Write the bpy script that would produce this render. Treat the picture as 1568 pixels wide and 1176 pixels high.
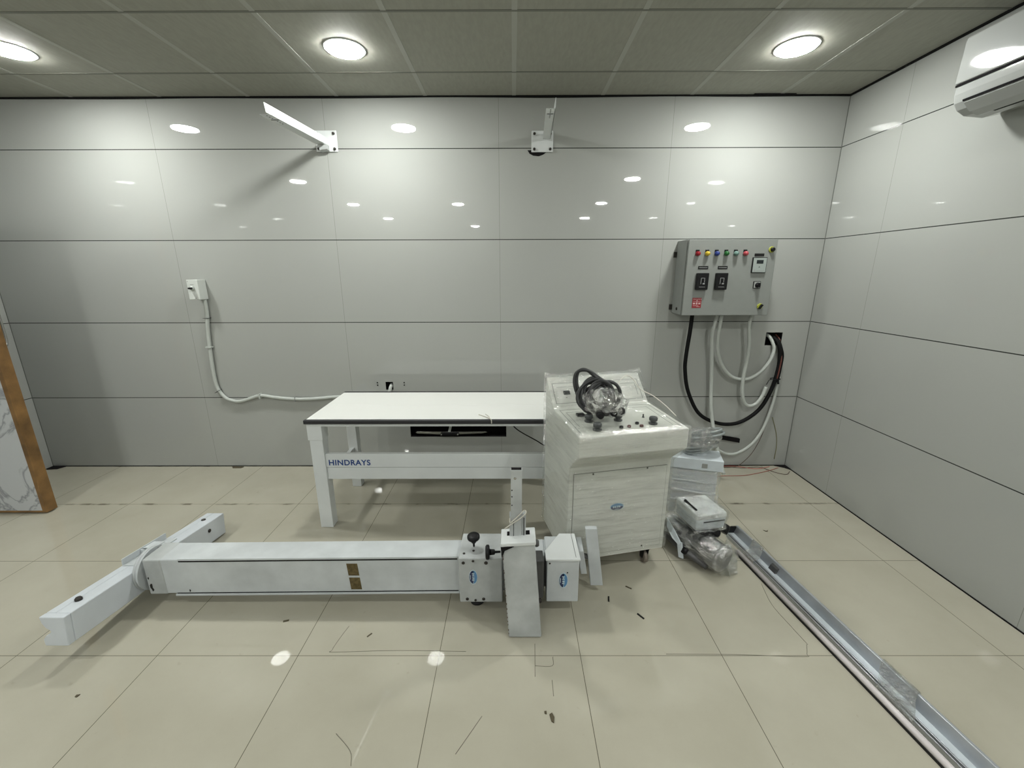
import bpy, bmesh, math, random
from mathutils import Vector, Matrix, noise
C = bpy.context.scene
for o in list(bpy.data.objects): bpy.data.objects.remove(o)
COL = C.collection
rnd = random.Random(7)

# ------------------------------------------------------------------ camera
FPX, PITCH, YAW, ROLL = 638.74, .25829, -.0028, -.0026
CAM = Vector((.0968, -3.2314, 1.5672))
fw = Vector((math.sin(YAW)*math.cos(PITCH), math.cos(YAW)*math.cos(PITCH), -math.sin(PITCH)))
r0 = Vector((math.cos(YAW), -math.sin(YAW), 0)); u0 = r0.cross(fw)
rr = r0*math.cos(ROLL)+u0*math.sin(ROLL); uu = -r0*math.sin(ROLL)+u0*math.cos(ROLL)
cd = bpy.data.cameras.new('camera'); cam = bpy.data.objects.new('camera', cd); COL.objects.link(cam)
cd.sensor_width = 36; cd.sensor_fit = 'HORIZONTAL'; cd.lens = FPX/1568*36; cd.clip_start = .02; cd.clip_end = 50
m = Matrix.Identity(4)
for i in range(3):
    m[i][0] = rr[i]; m[i][1] = uu[i]; m[i][2] = -fw[i]; m[i][3] = CAM[i]
cam.matrix_world = m
C.camera = cam
# ------------------------------------------------------------------ world, exposure
w = bpy.data.worlds.new('world'); C.world = w; w.use_nodes = True
w.node_tree.nodes['Background'].inputs[0].default_value = (.5, .55, .5, 1)
w.node_tree.nodes['Background'].inputs[1].default_value = .0
vs = C.view_settings
vs.view_transform = 'Standard'; vs.look = 'None'; vs.gamma = 1; vs.use_curve_mapping = False
vs.exposure = 1.0
LAMP = 130.0           # radiance of the ceiling panels
LAMPCOL = (.985, 1.0, .955)

# ------------------------------------------------------------------ room numbers
XL, XR, YB, ZC = -3.80, 2.385, -8.6, 2.733
ROWS = [.605, 1.204, 1.808, 2.412]

# ------------------------------------------------------------------ materials
MATS = {}
def nmat(name):
    mt = bpy.data.materials.new(name); mt.use_nodes = True
    nt = mt.node_tree; return mt, nt, nt.nodes['Principled BSDF']
def N(nt, t, **kw):
    n = nt.nodes.new(t)
    for k, v in kw.items():
        if hasattr(n, k): setattr(n, k, v)
        else: n.inputs[k].default_value = v
    return n
def simple(name, col, rough=.5, metal=0, spec=.5, nz=0, scale=20, bump=0, bscale=60, emis=0, coat=0):
    if name in MATS: return MATS[name]
    col = tuple(c*.88 for c in col)
    mt, nt, b = nmat(name)
    b.inputs['Base Color'].default_value = (*col, 1); b.inputs['Roughness'].default_value = rough
    b.inputs['Metallic'].default_value = metal; b.inputs['Specular IOR Level'].default_value = spec
    b.inputs['Coat Weight'].default_value = coat
    tc = N(nt, 'ShaderNodeTexCoord')
    if nz:
        n = N(nt, 'ShaderNodeTexNoise'); n.inputs['Scale'].default_value = scale; n.inputs['Detail'].default_value = 6
        nt.links.new(tc.outputs['Object'], n.inputs['Vector'])
        r = N(nt, 'ShaderNodeValToRGB'); r.color_ramp.elements[0].position = .3; r.color_ramp.elements[1].position = .7
        r.color_ramp.elements[0].color = (*[c*(1-nz) for c in col], 1); r.color_ramp.elements[1].color = (*[min(1, c*(1+nz*.4)) for c in col], 1)
        nt.links.new(n.outputs['Fac'], r.inputs['Fac']); nt.links.new(r.outputs['Color'], b.inputs['Base Color'])
    if bump:
        n = N(nt, 'ShaderNodeTexNoise'); n.inputs['Scale'].default_value = bscale; n.inputs['Detail'].default_value = 4
        nt.links.new(tc.outputs['Object'], n.inputs['Vector'])
        bp = N(nt, 'ShaderNodeBump'); bp.inputs['Strength'].default_value = bump; bp.inputs['Distance'].default_value = .01
        nt.links.new(n.outputs['Fac'], bp.inputs['Height']); nt.links.new(bp.outputs['Normal'], b.inputs['Normal'])
    if emis:
        b.inputs['Emission Color'].default_value = (*col, 1); b.inputs['Emission Strength'].default_value = emis
    MATS[name] = mt; return mt

def line_mask(nt, val, period, offset, width):
    """1 on the joint line, 0 elsewhere; val is a socket"""
    a = N(nt, 'ShaderNodeMath', operation='SUBTRACT'); nt.links.new(val, a.inputs[0]); a.inputs[1].default_value = offset
    p = N(nt, 'ShaderNodeMath', operation='PINGPONG'); nt.links.new(a.outputs[0], p.inputs[0]); p.inputs[1].default_value = period/2
    l = N(nt, 'ShaderNodeMath', operation='LESS_THAN'); nt.links.new(p.outputs[0], l.inputs[0]); l.inputs[1].default_value = width/2
    return l.outputs[0]

def tile_wall(name, axis, off):
    mt, nt, b = nmat(name)
    tc = N(nt, 'ShaderNodeTexCoord'); sp = N(nt, 'ShaderNodeSeparateXYZ'); nt.links.new(tc.outputs['Object'], sp.inputs[0])
    h = line_mask(nt, sp.outputs['Z'], .6027, .605-.6027, .0055)
    v = line_mask(nt, sp.outputs[axis], 1.2, off, .0022)
    gt = N(nt, 'ShaderNodeMath', operation='GREATER_THAN'); nt.links.new(sp.outputs['X'], gt.inputs[0]); gt.inputs[1].default_value = -3.3
    vm = N(nt, 'ShaderNodeMath', operation='MULTIPLY'); nt.links.new(v, vm.inputs[0]); nt.links.new(gt.outputs[0], vm.inputs[1]); v = vm.outputs[0]
    base = (.368, .379, .361)
    n = N(nt, 'ShaderNodeTexNoise'); n.inputs['Scale'].default_value = 1.3; n.inputs['Detail'].default_value = 3
    nt.links.new(tc.outputs['Object'], n.inputs['Vector'])
    r = N(nt, 'ShaderNodeMix', data_type='RGBA'); r.inputs[6].default_value = (base[0]*.96, base[1]*.96, base[2]*.95, 1); r.inputs[7].default_value = (*base, 1)
    nt.links.new(n.outputs['Fac'], r.inputs[0])
    m1 = N(nt, 'ShaderNodeMix', data_type='RGBA'); nt.links.new(v, m1.inputs[0]); nt.links.new(r.outputs[2], m1.inputs[6]); m1.inputs[7].default_value = (.20, .21, .19, 1)
    m2 = N(nt, 'ShaderNodeMix', data_type='RGBA'); nt.links.new(h, m2.inputs[0]); nt.links.new(m1.outputs[2], m2.inputs[6]); m2.inputs[7].default_value = (.025, .027, .025, 1)
    nt.links.new(m2.outputs[2], b.inputs['Base Color'])
    b.inputs['Roughness'].default_value = .02; b.inputs['Specular IOR Level'].default_value = .5
    n2 = N(nt, 'ShaderNodeTexNoise'); n2.inputs['Scale'].default_value = 3; n2.inputs['Detail'].default_value = 1
    nt.links.new(tc.outputs['Object'], n2.inputs['Vector'])
    bp = N(nt, 'ShaderNodeBump'); bp.inputs['Strength'].default_value = .012; bp.inputs['Distance'].default_value = .01
    nt.links.new(n2.outputs['Fac'], bp.inputs['Height']); nt.links.new(bp.outputs['Normal'], b.inputs['Normal'])
    return mt
M_wall_b = tile_wall('wall_tile_back', 'X', 0.0)
M_wall_s = tile_wall('wall_tile_side', 'Y', -.475)

def floor_mat():
    mt, nt, b = nmat('floor_tile')
    tc = N(nt, 'ShaderNodeTexCoord'); sp = N(nt, 'ShaderNodeSeparateXYZ'); nt.links.new(tc.outputs['Object'], sp.inputs[0])
    lx = line_mask(nt, sp.outputs['X'], .6, .38, .0026); ly = line_mask(nt, sp.outputs['Y'], .6047, .0, .0026)
    mx = N(nt, 'ShaderNodeMath', operation='MAXIMUM'); nt.links.new(lx, mx.inputs[0]); nt.links.new(ly, mx.inputs[1])
    n = N(nt, 'ShaderNodeTexNoise'); n.inputs['Scale'].default_value = 2.2; n.inputs['Detail'].default_value = 8; n.inputs['Roughness'].default_value = .6
    nt.links.new(tc.outputs['Object'], n.inputs['Vector'])
    r = N(nt, 'ShaderNodeValToRGB'); e = r.color_ramp.elements
    e[0].position = .3; e[0].color = (.362, .345, .278, 1); e[1].position = .75; e[1].color = (.415, .397, .327, 1)
    nt.links.new(n.outputs['Fac'], r.inputs['Fac'])
    # fine specks of dirt
    n3 = N(nt, 'ShaderNodeTexNoise'); n3.inputs['Scale'].default_value = 22; n3.inputs['Detail'].default_value = 6
    nt.links.new(tc.outputs['Object'], n3.inputs['Vector'])
    r3 = N(nt, 'ShaderNodeValToRGB'); e = r3.color_ramp.elements; e[0].position = .68; e[0].color = (0, 0, 0, 1); e[1].position = .80; e[1].color = (.5, .5, .5, 1)
    nt.links.new(n3.outputs['Fac'], r3.inputs['Fac'])
    md = N(nt, 'ShaderNodeMix', data_type='RGBA'); nt.links.new(r3.outputs['Color'], md.inputs[0]); nt.links.new(r.outputs['Color'], md.inputs[6]); md.inputs[7].default_value = (.28, .26, .2, 1)
    jd = line_mask(nt, sp.outputs['Y'], .6047, .0, .022); back = N(nt, 'ShaderNodeMath', operation='GREATER_THAN'); nt.links.new(sp.outputs['Y'], back.inputs[0]); back.inputs[1].default_value = -.75
    n5 = N(nt, 'ShaderNodeTexNoise'); n5.inputs['Scale'].default_value = 7; n5.inputs['Detail'].default_value = 7; nt.links.new(tc.outputs['Object'], n5.inputs['Vector'])
    r5 = N(nt, 'ShaderNodeMapRange'); r5.inputs['From Min'].default_value = .52; r5.inputs['From Max'].default_value = .64; r5.inputs['To Max'].default_value = .75; nt.links.new(n5.outputs['Fac'], r5.inputs['Value'])
    p1 = N(nt, 'ShaderNodeMath', operation='MULTIPLY'); nt.links.new(jd, p1.inputs[0]); nt.links.new(r5.outputs[0], p1.inputs[1])
    p2 = N(nt, 'ShaderNodeMath', operation='MULTIPLY'); nt.links.new(p1.outputs[0], p2.inputs[0]); nt.links.new(back.outputs[0], p2.inputs[1])
    mj = N(nt, 'ShaderNodeMix', data_type='RGBA'); nt.links.new(p2.outputs[0], mj.inputs[0]); nt.links.new(md.outputs[2], mj.inputs[6]); mj.inputs[7].default_value = (.09, .075, .05, 1)
    m2 = N(nt, 'ShaderNodeMix', data_type='RGBA'); nt.links.new(mx.outputs[0], m2.inputs[0]); nt.links.new(mj.outputs[2], m2.inputs[6]); m2.inputs[7].default_value = (.10, .09, .065, 1)
    nt.links.new(m2.outputs[2], b.inputs['Base Color'])
    rr_ = N(nt, 'ShaderNodeMapRange'); rr_.inputs['To Min'].default_value = .012; rr_.inputs['To Max'].default_value = .035
    n4 = N(nt, 'ShaderNodeTexNoise'); n4.inputs['Scale'].default_value = 5; n4.inputs['Detail'].default_value = 6; nt.links.new(tc.outputs['Object'], n4.inputs['Vector'])
    nt.links.new(n4.outputs['Fac'], rr_.inputs['Value']); nt.links.new(rr_.outputs[0], b.inputs['Roughness'])
    b.inputs['Specular IOR Level'].default_value = .5
    return mt
M_floor = floor_mat()

def ceil_mat():
    mt, nt, b = nmat('ceiling_tile')
    tc = N(nt, 'ShaderNodeTexCoord')
    mp = N(nt, 'ShaderNodeMapping'); mp.inputs['Scale'].default_value = (60, 16, 20); nt.links.new(tc.outputs['Object'], mp.inputs[0])
    n = N(nt, 'ShaderNodeTexNoise'); n.inputs['Scale'].default_value = 1; n.inputs['Detail'].default_value = 5; nt.links.new(mp.outputs[0], n.inputs['Vector'])
    r = N(nt, 'ShaderNodeValToRGB'); e = r.color_ramp.elements; e[0].position = .3; e[0].color = (.30, .302, .262, 1); e[1].position = .7; e[1].color = (.335, .337, .293, 1)
    nt.links.new(n.outputs['Fac'], r.inputs['Fac']); nt.links.new(r.outputs['Color'], b.inputs['Base Color'])
    bp = N(nt, 'ShaderNodeBump'); bp.inputs['Strength'].default_value = .15; bp.inputs['Distance'].default_value = .003
    nt.links.new(n.outputs['Fac'], bp.inputs['Height']); nt.links.new(bp.outputs['Normal'], b.inputs['Normal'])
    b.inputs['Roughness'].default_value = .7; b.inputs['Specular IOR Level'].default_value = .2
    return mt
M_ceil = ceil_mat()

def film(name, milky=.10, gloss=.16, streak=(6, 60, 6), bump=.7, bscale=14, rot=(0, 0, 0), tint=(.95, .96, .95), lo=.52, dist=.012, rough=.1):
    """stretch film: mostly clear, a little milky, with shiny wrinkles"""
    mt = bpy.data.materials.new(name); mt.use_nodes = True; nt = mt.node_tree
    for n in list(nt.nodes): nt.nodes.remove(n)
    out = N(nt, 'ShaderNodeOutputMaterial'); tc = N(nt, 'ShaderNodeTexCoord')
    mp = N(nt, 'ShaderNodeMapping'); mp.inputs['Scale'].default_value = streak; mp.inputs['Rotation'].default_value = rot
    nt.links.new(tc.outputs['Object'], mp.inputs[0])
    n = N(nt, 'ShaderNodeTexNoise'); n.inputs['Scale'].default_value = 1; n.inputs['Detail'].default_value = 5; n.inputs['Roughness'].default_value = .65
    nt.links.new(mp.outputs[0], n.inputs['Vector'])
    n2 = N(nt, 'ShaderNodeTexNoise'); n2.inputs['Scale'].default_value = bscale; n2.inputs['Detail'].default_value = 3; nt.links.new(tc.outputs['Object'], n2.inputs['Vector'])
    ad = N(nt, 'ShaderNodeMath', operation='ADD'); nt.links.new(n.outputs['Fac'], ad.inputs[0]); nt.links.new(n2.outputs['Fac'], ad.inputs[1])
    bp = N(nt, 'ShaderNodeBump'); bp.inputs['Strength'].default_value = bump; bp.inputs['Distance'].default_value = dist; nt.links.new(ad.outputs[0], bp.inputs['Height'])
    tr = N(nt, 'ShaderNodeBsdfTransparent'); tr.inputs[0].default_value = (*tint, 1)
    df = N(nt, 'ShaderNodeBsdfDiffuse'); df.inputs[0].default_value = (.75, .77, .76, 1)
    gl = N(nt, 'ShaderNodeBsdfGlossy'); gl.inputs['Roughness'].default_value = rough; gl.inputs[0].default_value = (1, 1, 1, 1)
    nt.links.new(bp.outputs['Normal'], gl.inputs['Normal']); nt.links.new(bp.outputs['Normal'], df.inputs['Normal'])
    rp = N(nt, 'ShaderNodeMapRange'); rp.inputs['From Min'].default_value = lo; rp.inputs['From Max'].default_value = lo+.25; rp.inputs['To Min'].default_value = milky*.4; rp.inputs['To Max'].default_value = milky*3
    nt.links.new(n.outputs['Fac'], rp.inputs['Value'])
    a = N(nt, 'ShaderNodeMixShader'); nt.links.new(rp.outputs[0], a.inputs[0]); nt.links.new(tr.outputs[0], a.inputs[1]); nt.links.new(df.outputs[0], a.inputs[2])
    rg = N(nt, 'ShaderNodeMapRange'); rg.inputs['From Min'].default_value = .4; rg.inputs['From Max'].default_value = .75; rg.inputs['To Min'].default_value = gloss*.5; rg.inputs['To Max'].default_value = gloss*2.5
    nt.links.new(n.outputs['Fac'], rg.inputs['Value'])
    b = N(nt, 'ShaderNodeMixShader'); nt.links.new(rg.outputs[0], b.inputs[0]); nt.links.new(a.outputs[0], b.inputs[1]); nt.links.new(gl.outputs[0], b.inputs[2])
    nt.links.new(b.outputs[0], out.inputs[0])
    return mt

M_white = simple('white_powder_coat', (.74, .77, .77), .35, nz=.05, scale=6)
M_top = simple('white_laminate', (.82, .83, .80), .3)
M_worn = simple('worn_white_paint', (.585, .62, .635), .42, nz=.16, scale=7, bump=.08, bscale=45)
M_arm = simple('scuffed_grey_white_paint', (.49, .515, .515), .45, nz=.22, scale=9, bump=.1, bscale=40)
M_desk = simple('console_paint', (.70, .71, .66), .35, nz=.03, scale=5)
M_deskgroove = simple('groove_grey', (.3, .31, .29), .5)
M_black = simple('black_plastic', (.006, .006, .007), .45, spec=.25)
M_rubber = simple('black_rubber', (.006, .006, .0065), .6, spec=.15)
M_edge = simple('black_edge_trim', (.02, .02, .024), .45)
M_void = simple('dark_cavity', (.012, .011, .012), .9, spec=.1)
M_gap = simple('dark_shadow_gap', (.01, .01, .01), .9, spec=.1)
M_knob = simple('grey_knob', (.065, .07, .07), .4, spec=.3)
M_grid = simple('ceiling_grid', (.45, .455, .42), .75, spec=.1)
M_panel = simple('panel_grey_paint', (.255, .27, .255), .4, nz=.03)
M_conduit = simple('white_conduit', (.50, .53, .50), .4)
M_steel = simple('steel', (.55, .55, .53), .25, metal=1)
M_bolt = simple('dark_bolt', (.05, .045, .04), .45, metal=.6)
M_alu = simple('aluminium', (.62, .65, .69), .32, metal=.75, nz=.12, scale=12)
M_alu_lt = simple('aluminium_web', (.62, .68, .72), .35, metal=.35, nz=.08, scale=14)
M_pvc = simple('pinkish_white_tube', (.62, .58, .58), .3)
M_wood = simple('varnished_wood', (.25, .135, .045), .4, nz=.5, scale=10)
M_red = simple('red_plastic', (.27, .01, .018), .4, spec=.3); M_dkred = simple('dark_red_button', (.09, .008, .008), .35)
M_yel = simple('yellow_plastic', (.60, .44, .03), .35); M_blue = simple('blue_plastic', (.015, .04, .22), .3)
M_grn = simple('green_plastic', (.008, .12, .02), .3); M_teal = simple('pale_green_lens', (.14, .24, .21), .3)
M_pink = simple('pink_red_lens', (.42, .06, .075), .4)
M_ylg = simple('yellow_green_ring', (.34, .36, .05), .5)
M_sign = simple('red_sign', (.28, .012, .02), .5); M_signtx = simple('pale_print', (.6, .42, .42), .5)
M_ink = simple('blue_print', (.012, .055, .24), .5); M_blacktx = simple('dark_print', (.012, .012, .012), .6, spec=.2)
M_greytx = simple('grey_print', (.32, .33, .33), .6)
M_lblue = simple('light_blue_print', (.10, .26, .48), .4); M_navy = simple('navy_print', (.02, .03, .10), .4)
M_halo = simple('pale_blue_border', (.55, .68, .74), .5)
M_brass = simple('brown_gold_foil', (.16, .12, .05), .3, metal=.5, nz=.5, scale=60)
M_ac = simple('glossy_white_plastic', (.42, .435, .425), .05)
M_cable = simple('grey_cable', (.030, .031, .032), .45, spec=.35)
M_greycable = simple('mid_grey_cable', (.27, .30, .30), .18)
M_redcable = simple('dull_red_wire', (.16, .03, .04), .5)
M_copper = simple('thin_red_wire', (.38, .10, .07), .5); M_brownwire = simple('brown_wire', (.12, .08, .06), .5)
M_string = simple('cream_string', (.62, .60, .53), .8)
M_foam = simple('grey_foam_sheet', (.52, .57, .60), .55, nz=.12, scale=7)
M_bluewhite = simple('blue_white_paint', (.66, .72, .76), .4, nz=.05)
M_housing = simple('dark_grey_metal', (.075, .075, .075), .38, nz=.3, scale=12)
M_lcd = simple('dark_lcd', (.015, .02, .022), .15)
M_crumb = simple('brown_scrap', (.08, .065, .035), .8)
M_sock = simple('socket_plastic', (.66, .69, .66), .35)
M_film_console = film('stretch_film_console', .035, .20, (4, 4, 44), 1.0, 7, (.0, .55, 0), dist=.045, rough=.13)
M_film_side = film('stretch_film_tight', .05, .26, (8, 8, 40), .8, 16, (.6, .3, 0), dist=.03, rough=.12)
M_film_bag = film('crumpled_film', .14, .42, (30, 30, 40), 1.0, 45, (.4, .2, .6), lo=.5, dist=.05, rough=.14)
M_film_loose = film('loose_clear_film', .06, .26, (14, 14, 50), 1.0, 25, (.3, .9, .2), dist=.035, rough=.12)

def marble():
    mt, nt, b = nmat('marble_laminate'); tc = N(nt, 'ShaderNodeTexCoord')
    n = N(nt, 'ShaderNodeTexNoise'); n.inputs['Scale'].default_value = 2.6; n.inputs['Detail'].default_value = 9; n.inputs['Distortion'].default_value = 1.6
    nt.links.new(tc.outputs['Object'], n.inputs['Vector'])
    s = N(nt, 'ShaderNodeMath', operation='SUBTRACT'); nt.links.new(n.outputs['Fac'], s.inputs[0]); s.inputs[1].default_value = .5
    a = N(nt, 'ShaderNodeMath', operation='ABSOLUTE'); nt.links.new(s.outputs[0], a.inputs[0])
    r = N(nt, 'ShaderNodeValToRGB'); e = r.color_ramp.elements; e[0].position = 0; e[0].color = (.27, .28, .30, 1); e[1].position = .035; e[1].color = (.50, .52, .54, 1)
    nt.links.new(a.outputs[0], r.inputs['Fac']); nt.links.new(r.outputs['Color'], b.inputs['Base Color']); b.inputs['Roughness'].default_value = .25
    return mt
M_marble = marble()
def lamp_mat(k=1.0):
    mt, nt, b = nmat('lamp_diffuser'); b.inputs['Base Color'].default_value = (.9, .9, .9, 1)
    b.inputs['Emission Color'].default_value = (*LAMPCOL, 1); b.inputs['Emission Strength'].default_value = LAMP*k
    return mt
M_lamp = lamp_mat(); M_lamp_rear = lamp_mat(1.05)

# ------------------------------------------------------------------ mesh helpers
class MB:
    def __init__(s): s.bm = bmesh.new()
    def _faces(s, vs, fs, smooth=False):
        V = [s.bm.verts.new(v) for v in vs]
        out = []
        for f in fs:
            try:
                g = s.bm.faces.new([V[i] for i in f]); g.smooth = smooth; out.append(g)
            except ValueError: pass
        return V, out
    def hexa(s, p):
        """p: 4 bottom points counter-clockwise then the 4 above them"""
        s._faces(p, [(3, 2, 1, 0), (4, 5, 6, 7), (0, 1, 5, 4), (1, 2, 6, 5), (2, 3, 7, 6), (3, 0, 4, 7)]); return s
    def box(s, x0, x1, y0, y1, z0, z1):
        return s.hexa([(x0, y0, z0), (x1, y0, z0), (x1, y1, z0), (x0, y1, z0), (x0, y0, z1), (x1, y0, z1), (x1, y1, z1), (x0, y1, z1)])
    def quad(s, a, b, c, d): s._faces([a, b, c, d], [(0, 1, 2, 3)]); return s
    def prism(s, pts, d):
        """closed polygon pts (3-D) extruded by vector d"""
        n = len(pts); P = [Vector(p) for p in pts]; Q = [p+Vector(d) for p in P]
        s._faces(P+Q, [tuple(range(n))[::-1], tuple(range(n, 2*n))]+[(i, (i+1) % n, n+(i+1) % n, n+i) for i in range(n)]); return s
    def tube(s, pts, r, seg=12, cap=True, closed=False):
        P = [Vector(p) for p in pts]; n = len(P); R = r if isinstance(r, (list, tuple)) else [r]*n
        rings = []; prev = None
        for i, p in enumerate(P):
            t = (P[(i+1) % n]-P[i-1]) if (closed or 0 < i < n-1) else (P[1]-P[0] if i == 0 else P[-1]-P[-2])
            t.normalize()
            if prev is None:
                a = Vector((0, 0, 1)) if abs(t.z) < .9 else Vector((1, 0, 0)); u = t.cross(a).normalized()
            else:
                u = (prev-t*prev.dot(t)); u = u.normalized() if u.length > 1e-6 else t.orthogonal().normalized()
            prev = u; v = t.cross(u)
            rings.append([s.bm.verts.new(p+(u*math.cos(2*math.pi*k/seg)+v*math.sin(2*math.pi*k/seg))*R[i]) for k in range(seg)])
        rng = n if closed else n-1
        for i in range(rng):
            A, B = rings[i], rings[(i+1) % n]
            for k in range(seg):
                f = s.bm.faces.new([A[k], A[(k+1) % seg], B[(k+1) % seg], B[k]]); f.smooth = True
        if cap and not closed:
            s.bm.faces.new(rings[0][::-1]); s.bm.faces.new(rings[-1])
        return s
    def cyl(s, a, b, r, r2=None, seg=24): return s.tube([a, b], [r, r if r2 is None else r2], seg)
    def lathe(s, c, ax, prof, seg=28):
        """prof: list of (distance along ax, radius)"""
        ax = Vector(ax).normalized(); c = Vector(c); u = ax.orthogonal().normalized(); v = ax.cross(u)
        rings = [[s.bm.verts.new(c+ax*h+(u*math.cos(2*math.pi*k/seg)+v*math.sin(2*math.pi*k/seg))*max(r, 1e-4)) for k in range(seg)] for h, r in prof]
        for A, B in zip(rings, rings[1:]):
            for k in range(seg):
                f = s.bm.faces.new([A[k], A[(k+1) % seg], B[(k+1) % seg], B[k]]); f.smooth = True
        s.bm.faces.new(rings[0][::-1]); s.bm.faces.new(rings[-1]); return s
    def hull(s, pts, sub=3, amp=.01, freq=20, seed=0):
        bm2 = bmesh.new()
        for p in pts: bm2.verts.new(p)
        bmesh.ops.convex_hull(bm2, input=bm2.verts)
        for v in [v for v in bm2.verts if not v.link_faces]: bm2.verts.remove(v)
        for _ in range(sub): bmesh.ops.subdivide_edges(bm2, edges=bm2.edges[:], cuts=1, use_grid_fill=True)
        for _ in range(2): bmesh.ops.smooth_vert(bm2, verts=bm2.verts[:], factor=.5, use_axis_x=True, use_axis_y=True, use_axis_z=True)
        bm2.normal_update()
        for v in bm2.verts: v.co += v.normal*amp*noise.noise(v.co*freq+Vector((seed, seed*2, 0)))*2
        me = bpy.data.meshes.new('t'); bm2.to_mesh(me); bm2.free(); s.bm.from_mesh(me); bpy.data.meshes.remove(me); return s

MW = {}
def fix(root): MW[root.name] = Matrix.LocRotScale(root.location, root.rotation_euler, None)
def obj(name, mb, mat, parent=None, bevel=0, world=True, local=False, bseg=2, solid=0):
    bm = mb.bm
    bmesh.ops.recalc_face_normals(bm, faces=bm.faces[:])
    if parent is not None and not local:
        inv = MW[parent.name].inverted(); bmesh.ops.transform(bm, matrix=inv, verts=bm.verts[:])
    me = bpy.data.meshes.new(name); bm.to_mesh(me); bm.free()
    me.materials.append(mat)
    o = bpy.data.objects.new(name, me); COL.objects.link(o)
    if parent is not None:
        o.parent = parent; MW[o.name] = MW[parent.name].copy()
    else: MW[o.name] = Matrix.Identity(4)
    if bevel:
        b = o.modifiers.new('bevel', 'BEVEL'); b.width = bevel; b.segments = bseg; b.limit_method = 'ANGLE'; b.angle_limit = math.radians(40)
    return o
def tag(o, label, cat, group=None):
    o['label'] = label; o['category'] = cat
    if group: o['group'] = group
    return o
def thing(name, label, cat, loc, rotz=0, group=None):
    o = bpy.data.objects.new(name, None); COL.objects.link(o); o.location = loc; o.rotation_euler = (0, 0, rotz)
    o.empty_display_size = .1; fix(o); return tag(o, label, cat, group)
def struct(name, mb, mat, parent=None, bevel=0):
    o = obj(name, mb, mat, parent, bevel); o['kind'] = 'structure'; return o
def recentre(o):
    """move a single-mesh thing's origin to its base"""
    me = o.data; xs = [v.co.x for v in me.vertices]; ys = [v.co.y for v in me.vertices]; zs = [v.co.z for v in me.vertices]
    c = Vector(((min(xs)+max(xs))/2, (min(ys)+max(ys))/2, min(zs)))
    me.transform(Matrix.Translation(-c)); o.location = c; fix(o); return o
def text_obj(name, s, mat, size, origin, right, up, parent, ext=.0006, offset=0, bold=0):
    """writing lying in the plane spanned by right/up, converted to a mesh"""
    cu = bpy.data.curves.new(name, 'FONT'); cu.body = s; cu.size = size; cu.extrude = ext; cu.offset = bold; cu.space_character = 1.08
    t = bpy.data.objects.new('t', cu); COL.objects.link(t)
    dg = bpy.context.evaluated_depsgraph_get(); me = bpy.data.meshes.new_from_object(t.evaluated_get(dg)); bpy.data.objects.remove(t)
    r_, u_ = Vector(right).normalized(), Vector(up).normalized(); n_ = r_.cross(u_)
    M = Matrix.Identity(4)
    for i in range(3): M[i][0] = r_[i]; M[i][1] = u_[i]; M[i][2] = n_[i]; M[i][3] = origin[i]
    me.transform(MW[parent.name].inverted() @ M)
    me.materials.clear(); me.materials.append(mat)
    o = bpy.data.objects.new(name, me); COL.objects.link(o); o.parent = parent; MW[o.name] = MW[parent.name].copy(); return o
def spline(pts, n=10):
    """Catmull-Rom through pts"""
    P = [Vector(p) for p in pts]; P = [P[0]*2-P[1]]+P+[P[-1]*2-P[-2]]; out = []
    for i in range(1, len(P)-2):
        for k in range(n):
            t = k/n; a, b, c, d = P[i-1:i+3]
            out.append(.5*((2*b)+(c-a)*t+(2*a-5*b+4*c-d)*t*t+(3*b-3*c+d-a)*t**3))
    out.append(P[-2]); return out

# ================================================================== THE ROOM
HOLES = [(-.752, .040, .262, .3915), (-.925, -.866, .668, .733), (2.060, 2.187, 1.022, 1.123)]   # openings in the back wall: x0,x1,z0,z1
def back_wall():
    w_ = MB(); xs = sorted({XL, XR, *[h[0] for h in HOLES], *[h[1] for h in HOLES]}); zs = sorted({0, 2.80, *[h[2] for h in HOLES], *[h[3] for h in HOLES]})
    for a, b in zip(xs, xs[1:]):
        for c, d in zip(zs, zs[1:]):
            cx, cz = (a+b)/2, (c+d)/2
            if any(h[0] < cx < h[1] and h[2] < cz < h[3] for h in HOLES): continue
            w_._faces([(a, 0, c), (b, 0, c), (b, 0, d), (a, 0, d)], [(0, 1, 2, 3)])
    bmesh.ops.remove_doubles(w_.bm, verts=w_.bm.verts[:], dist=1e-5)
    o = struct('wall_back', w_, M_wall_b)
    for h in HOLES:
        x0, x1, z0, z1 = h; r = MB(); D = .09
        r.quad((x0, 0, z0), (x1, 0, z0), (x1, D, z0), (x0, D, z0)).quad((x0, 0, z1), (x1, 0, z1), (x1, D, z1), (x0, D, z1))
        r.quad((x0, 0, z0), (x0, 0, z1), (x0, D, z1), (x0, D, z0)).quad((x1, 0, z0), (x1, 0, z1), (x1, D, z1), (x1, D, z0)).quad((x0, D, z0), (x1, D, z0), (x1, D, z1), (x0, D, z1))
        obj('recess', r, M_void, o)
    return o
wall_back = back_wall()
struct('wall_right', MB().box(XR, XR+.1, YB, .1, -.05, 2.8), M_wall_s)
struct('wall_left', MB().box(XL-.1, XL, YB, .1, -.05, 2.8), M_wall_s)
struct('wall_front', MB().box(XL-.1, XR+.1, YB-.1, YB, -.05, 2.8), simple('dark_grey_wall', (.12, .12, .11), .6))
struct('floor', MB().box(XL-.1, XR+.1, YB-.1, .1, -.08, 0), M_floor)
struct('ceiling', MB().box(XL-.1, XR+.1, YB-.1, .1, ZC, ZC+.06), M_ceil)
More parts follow.
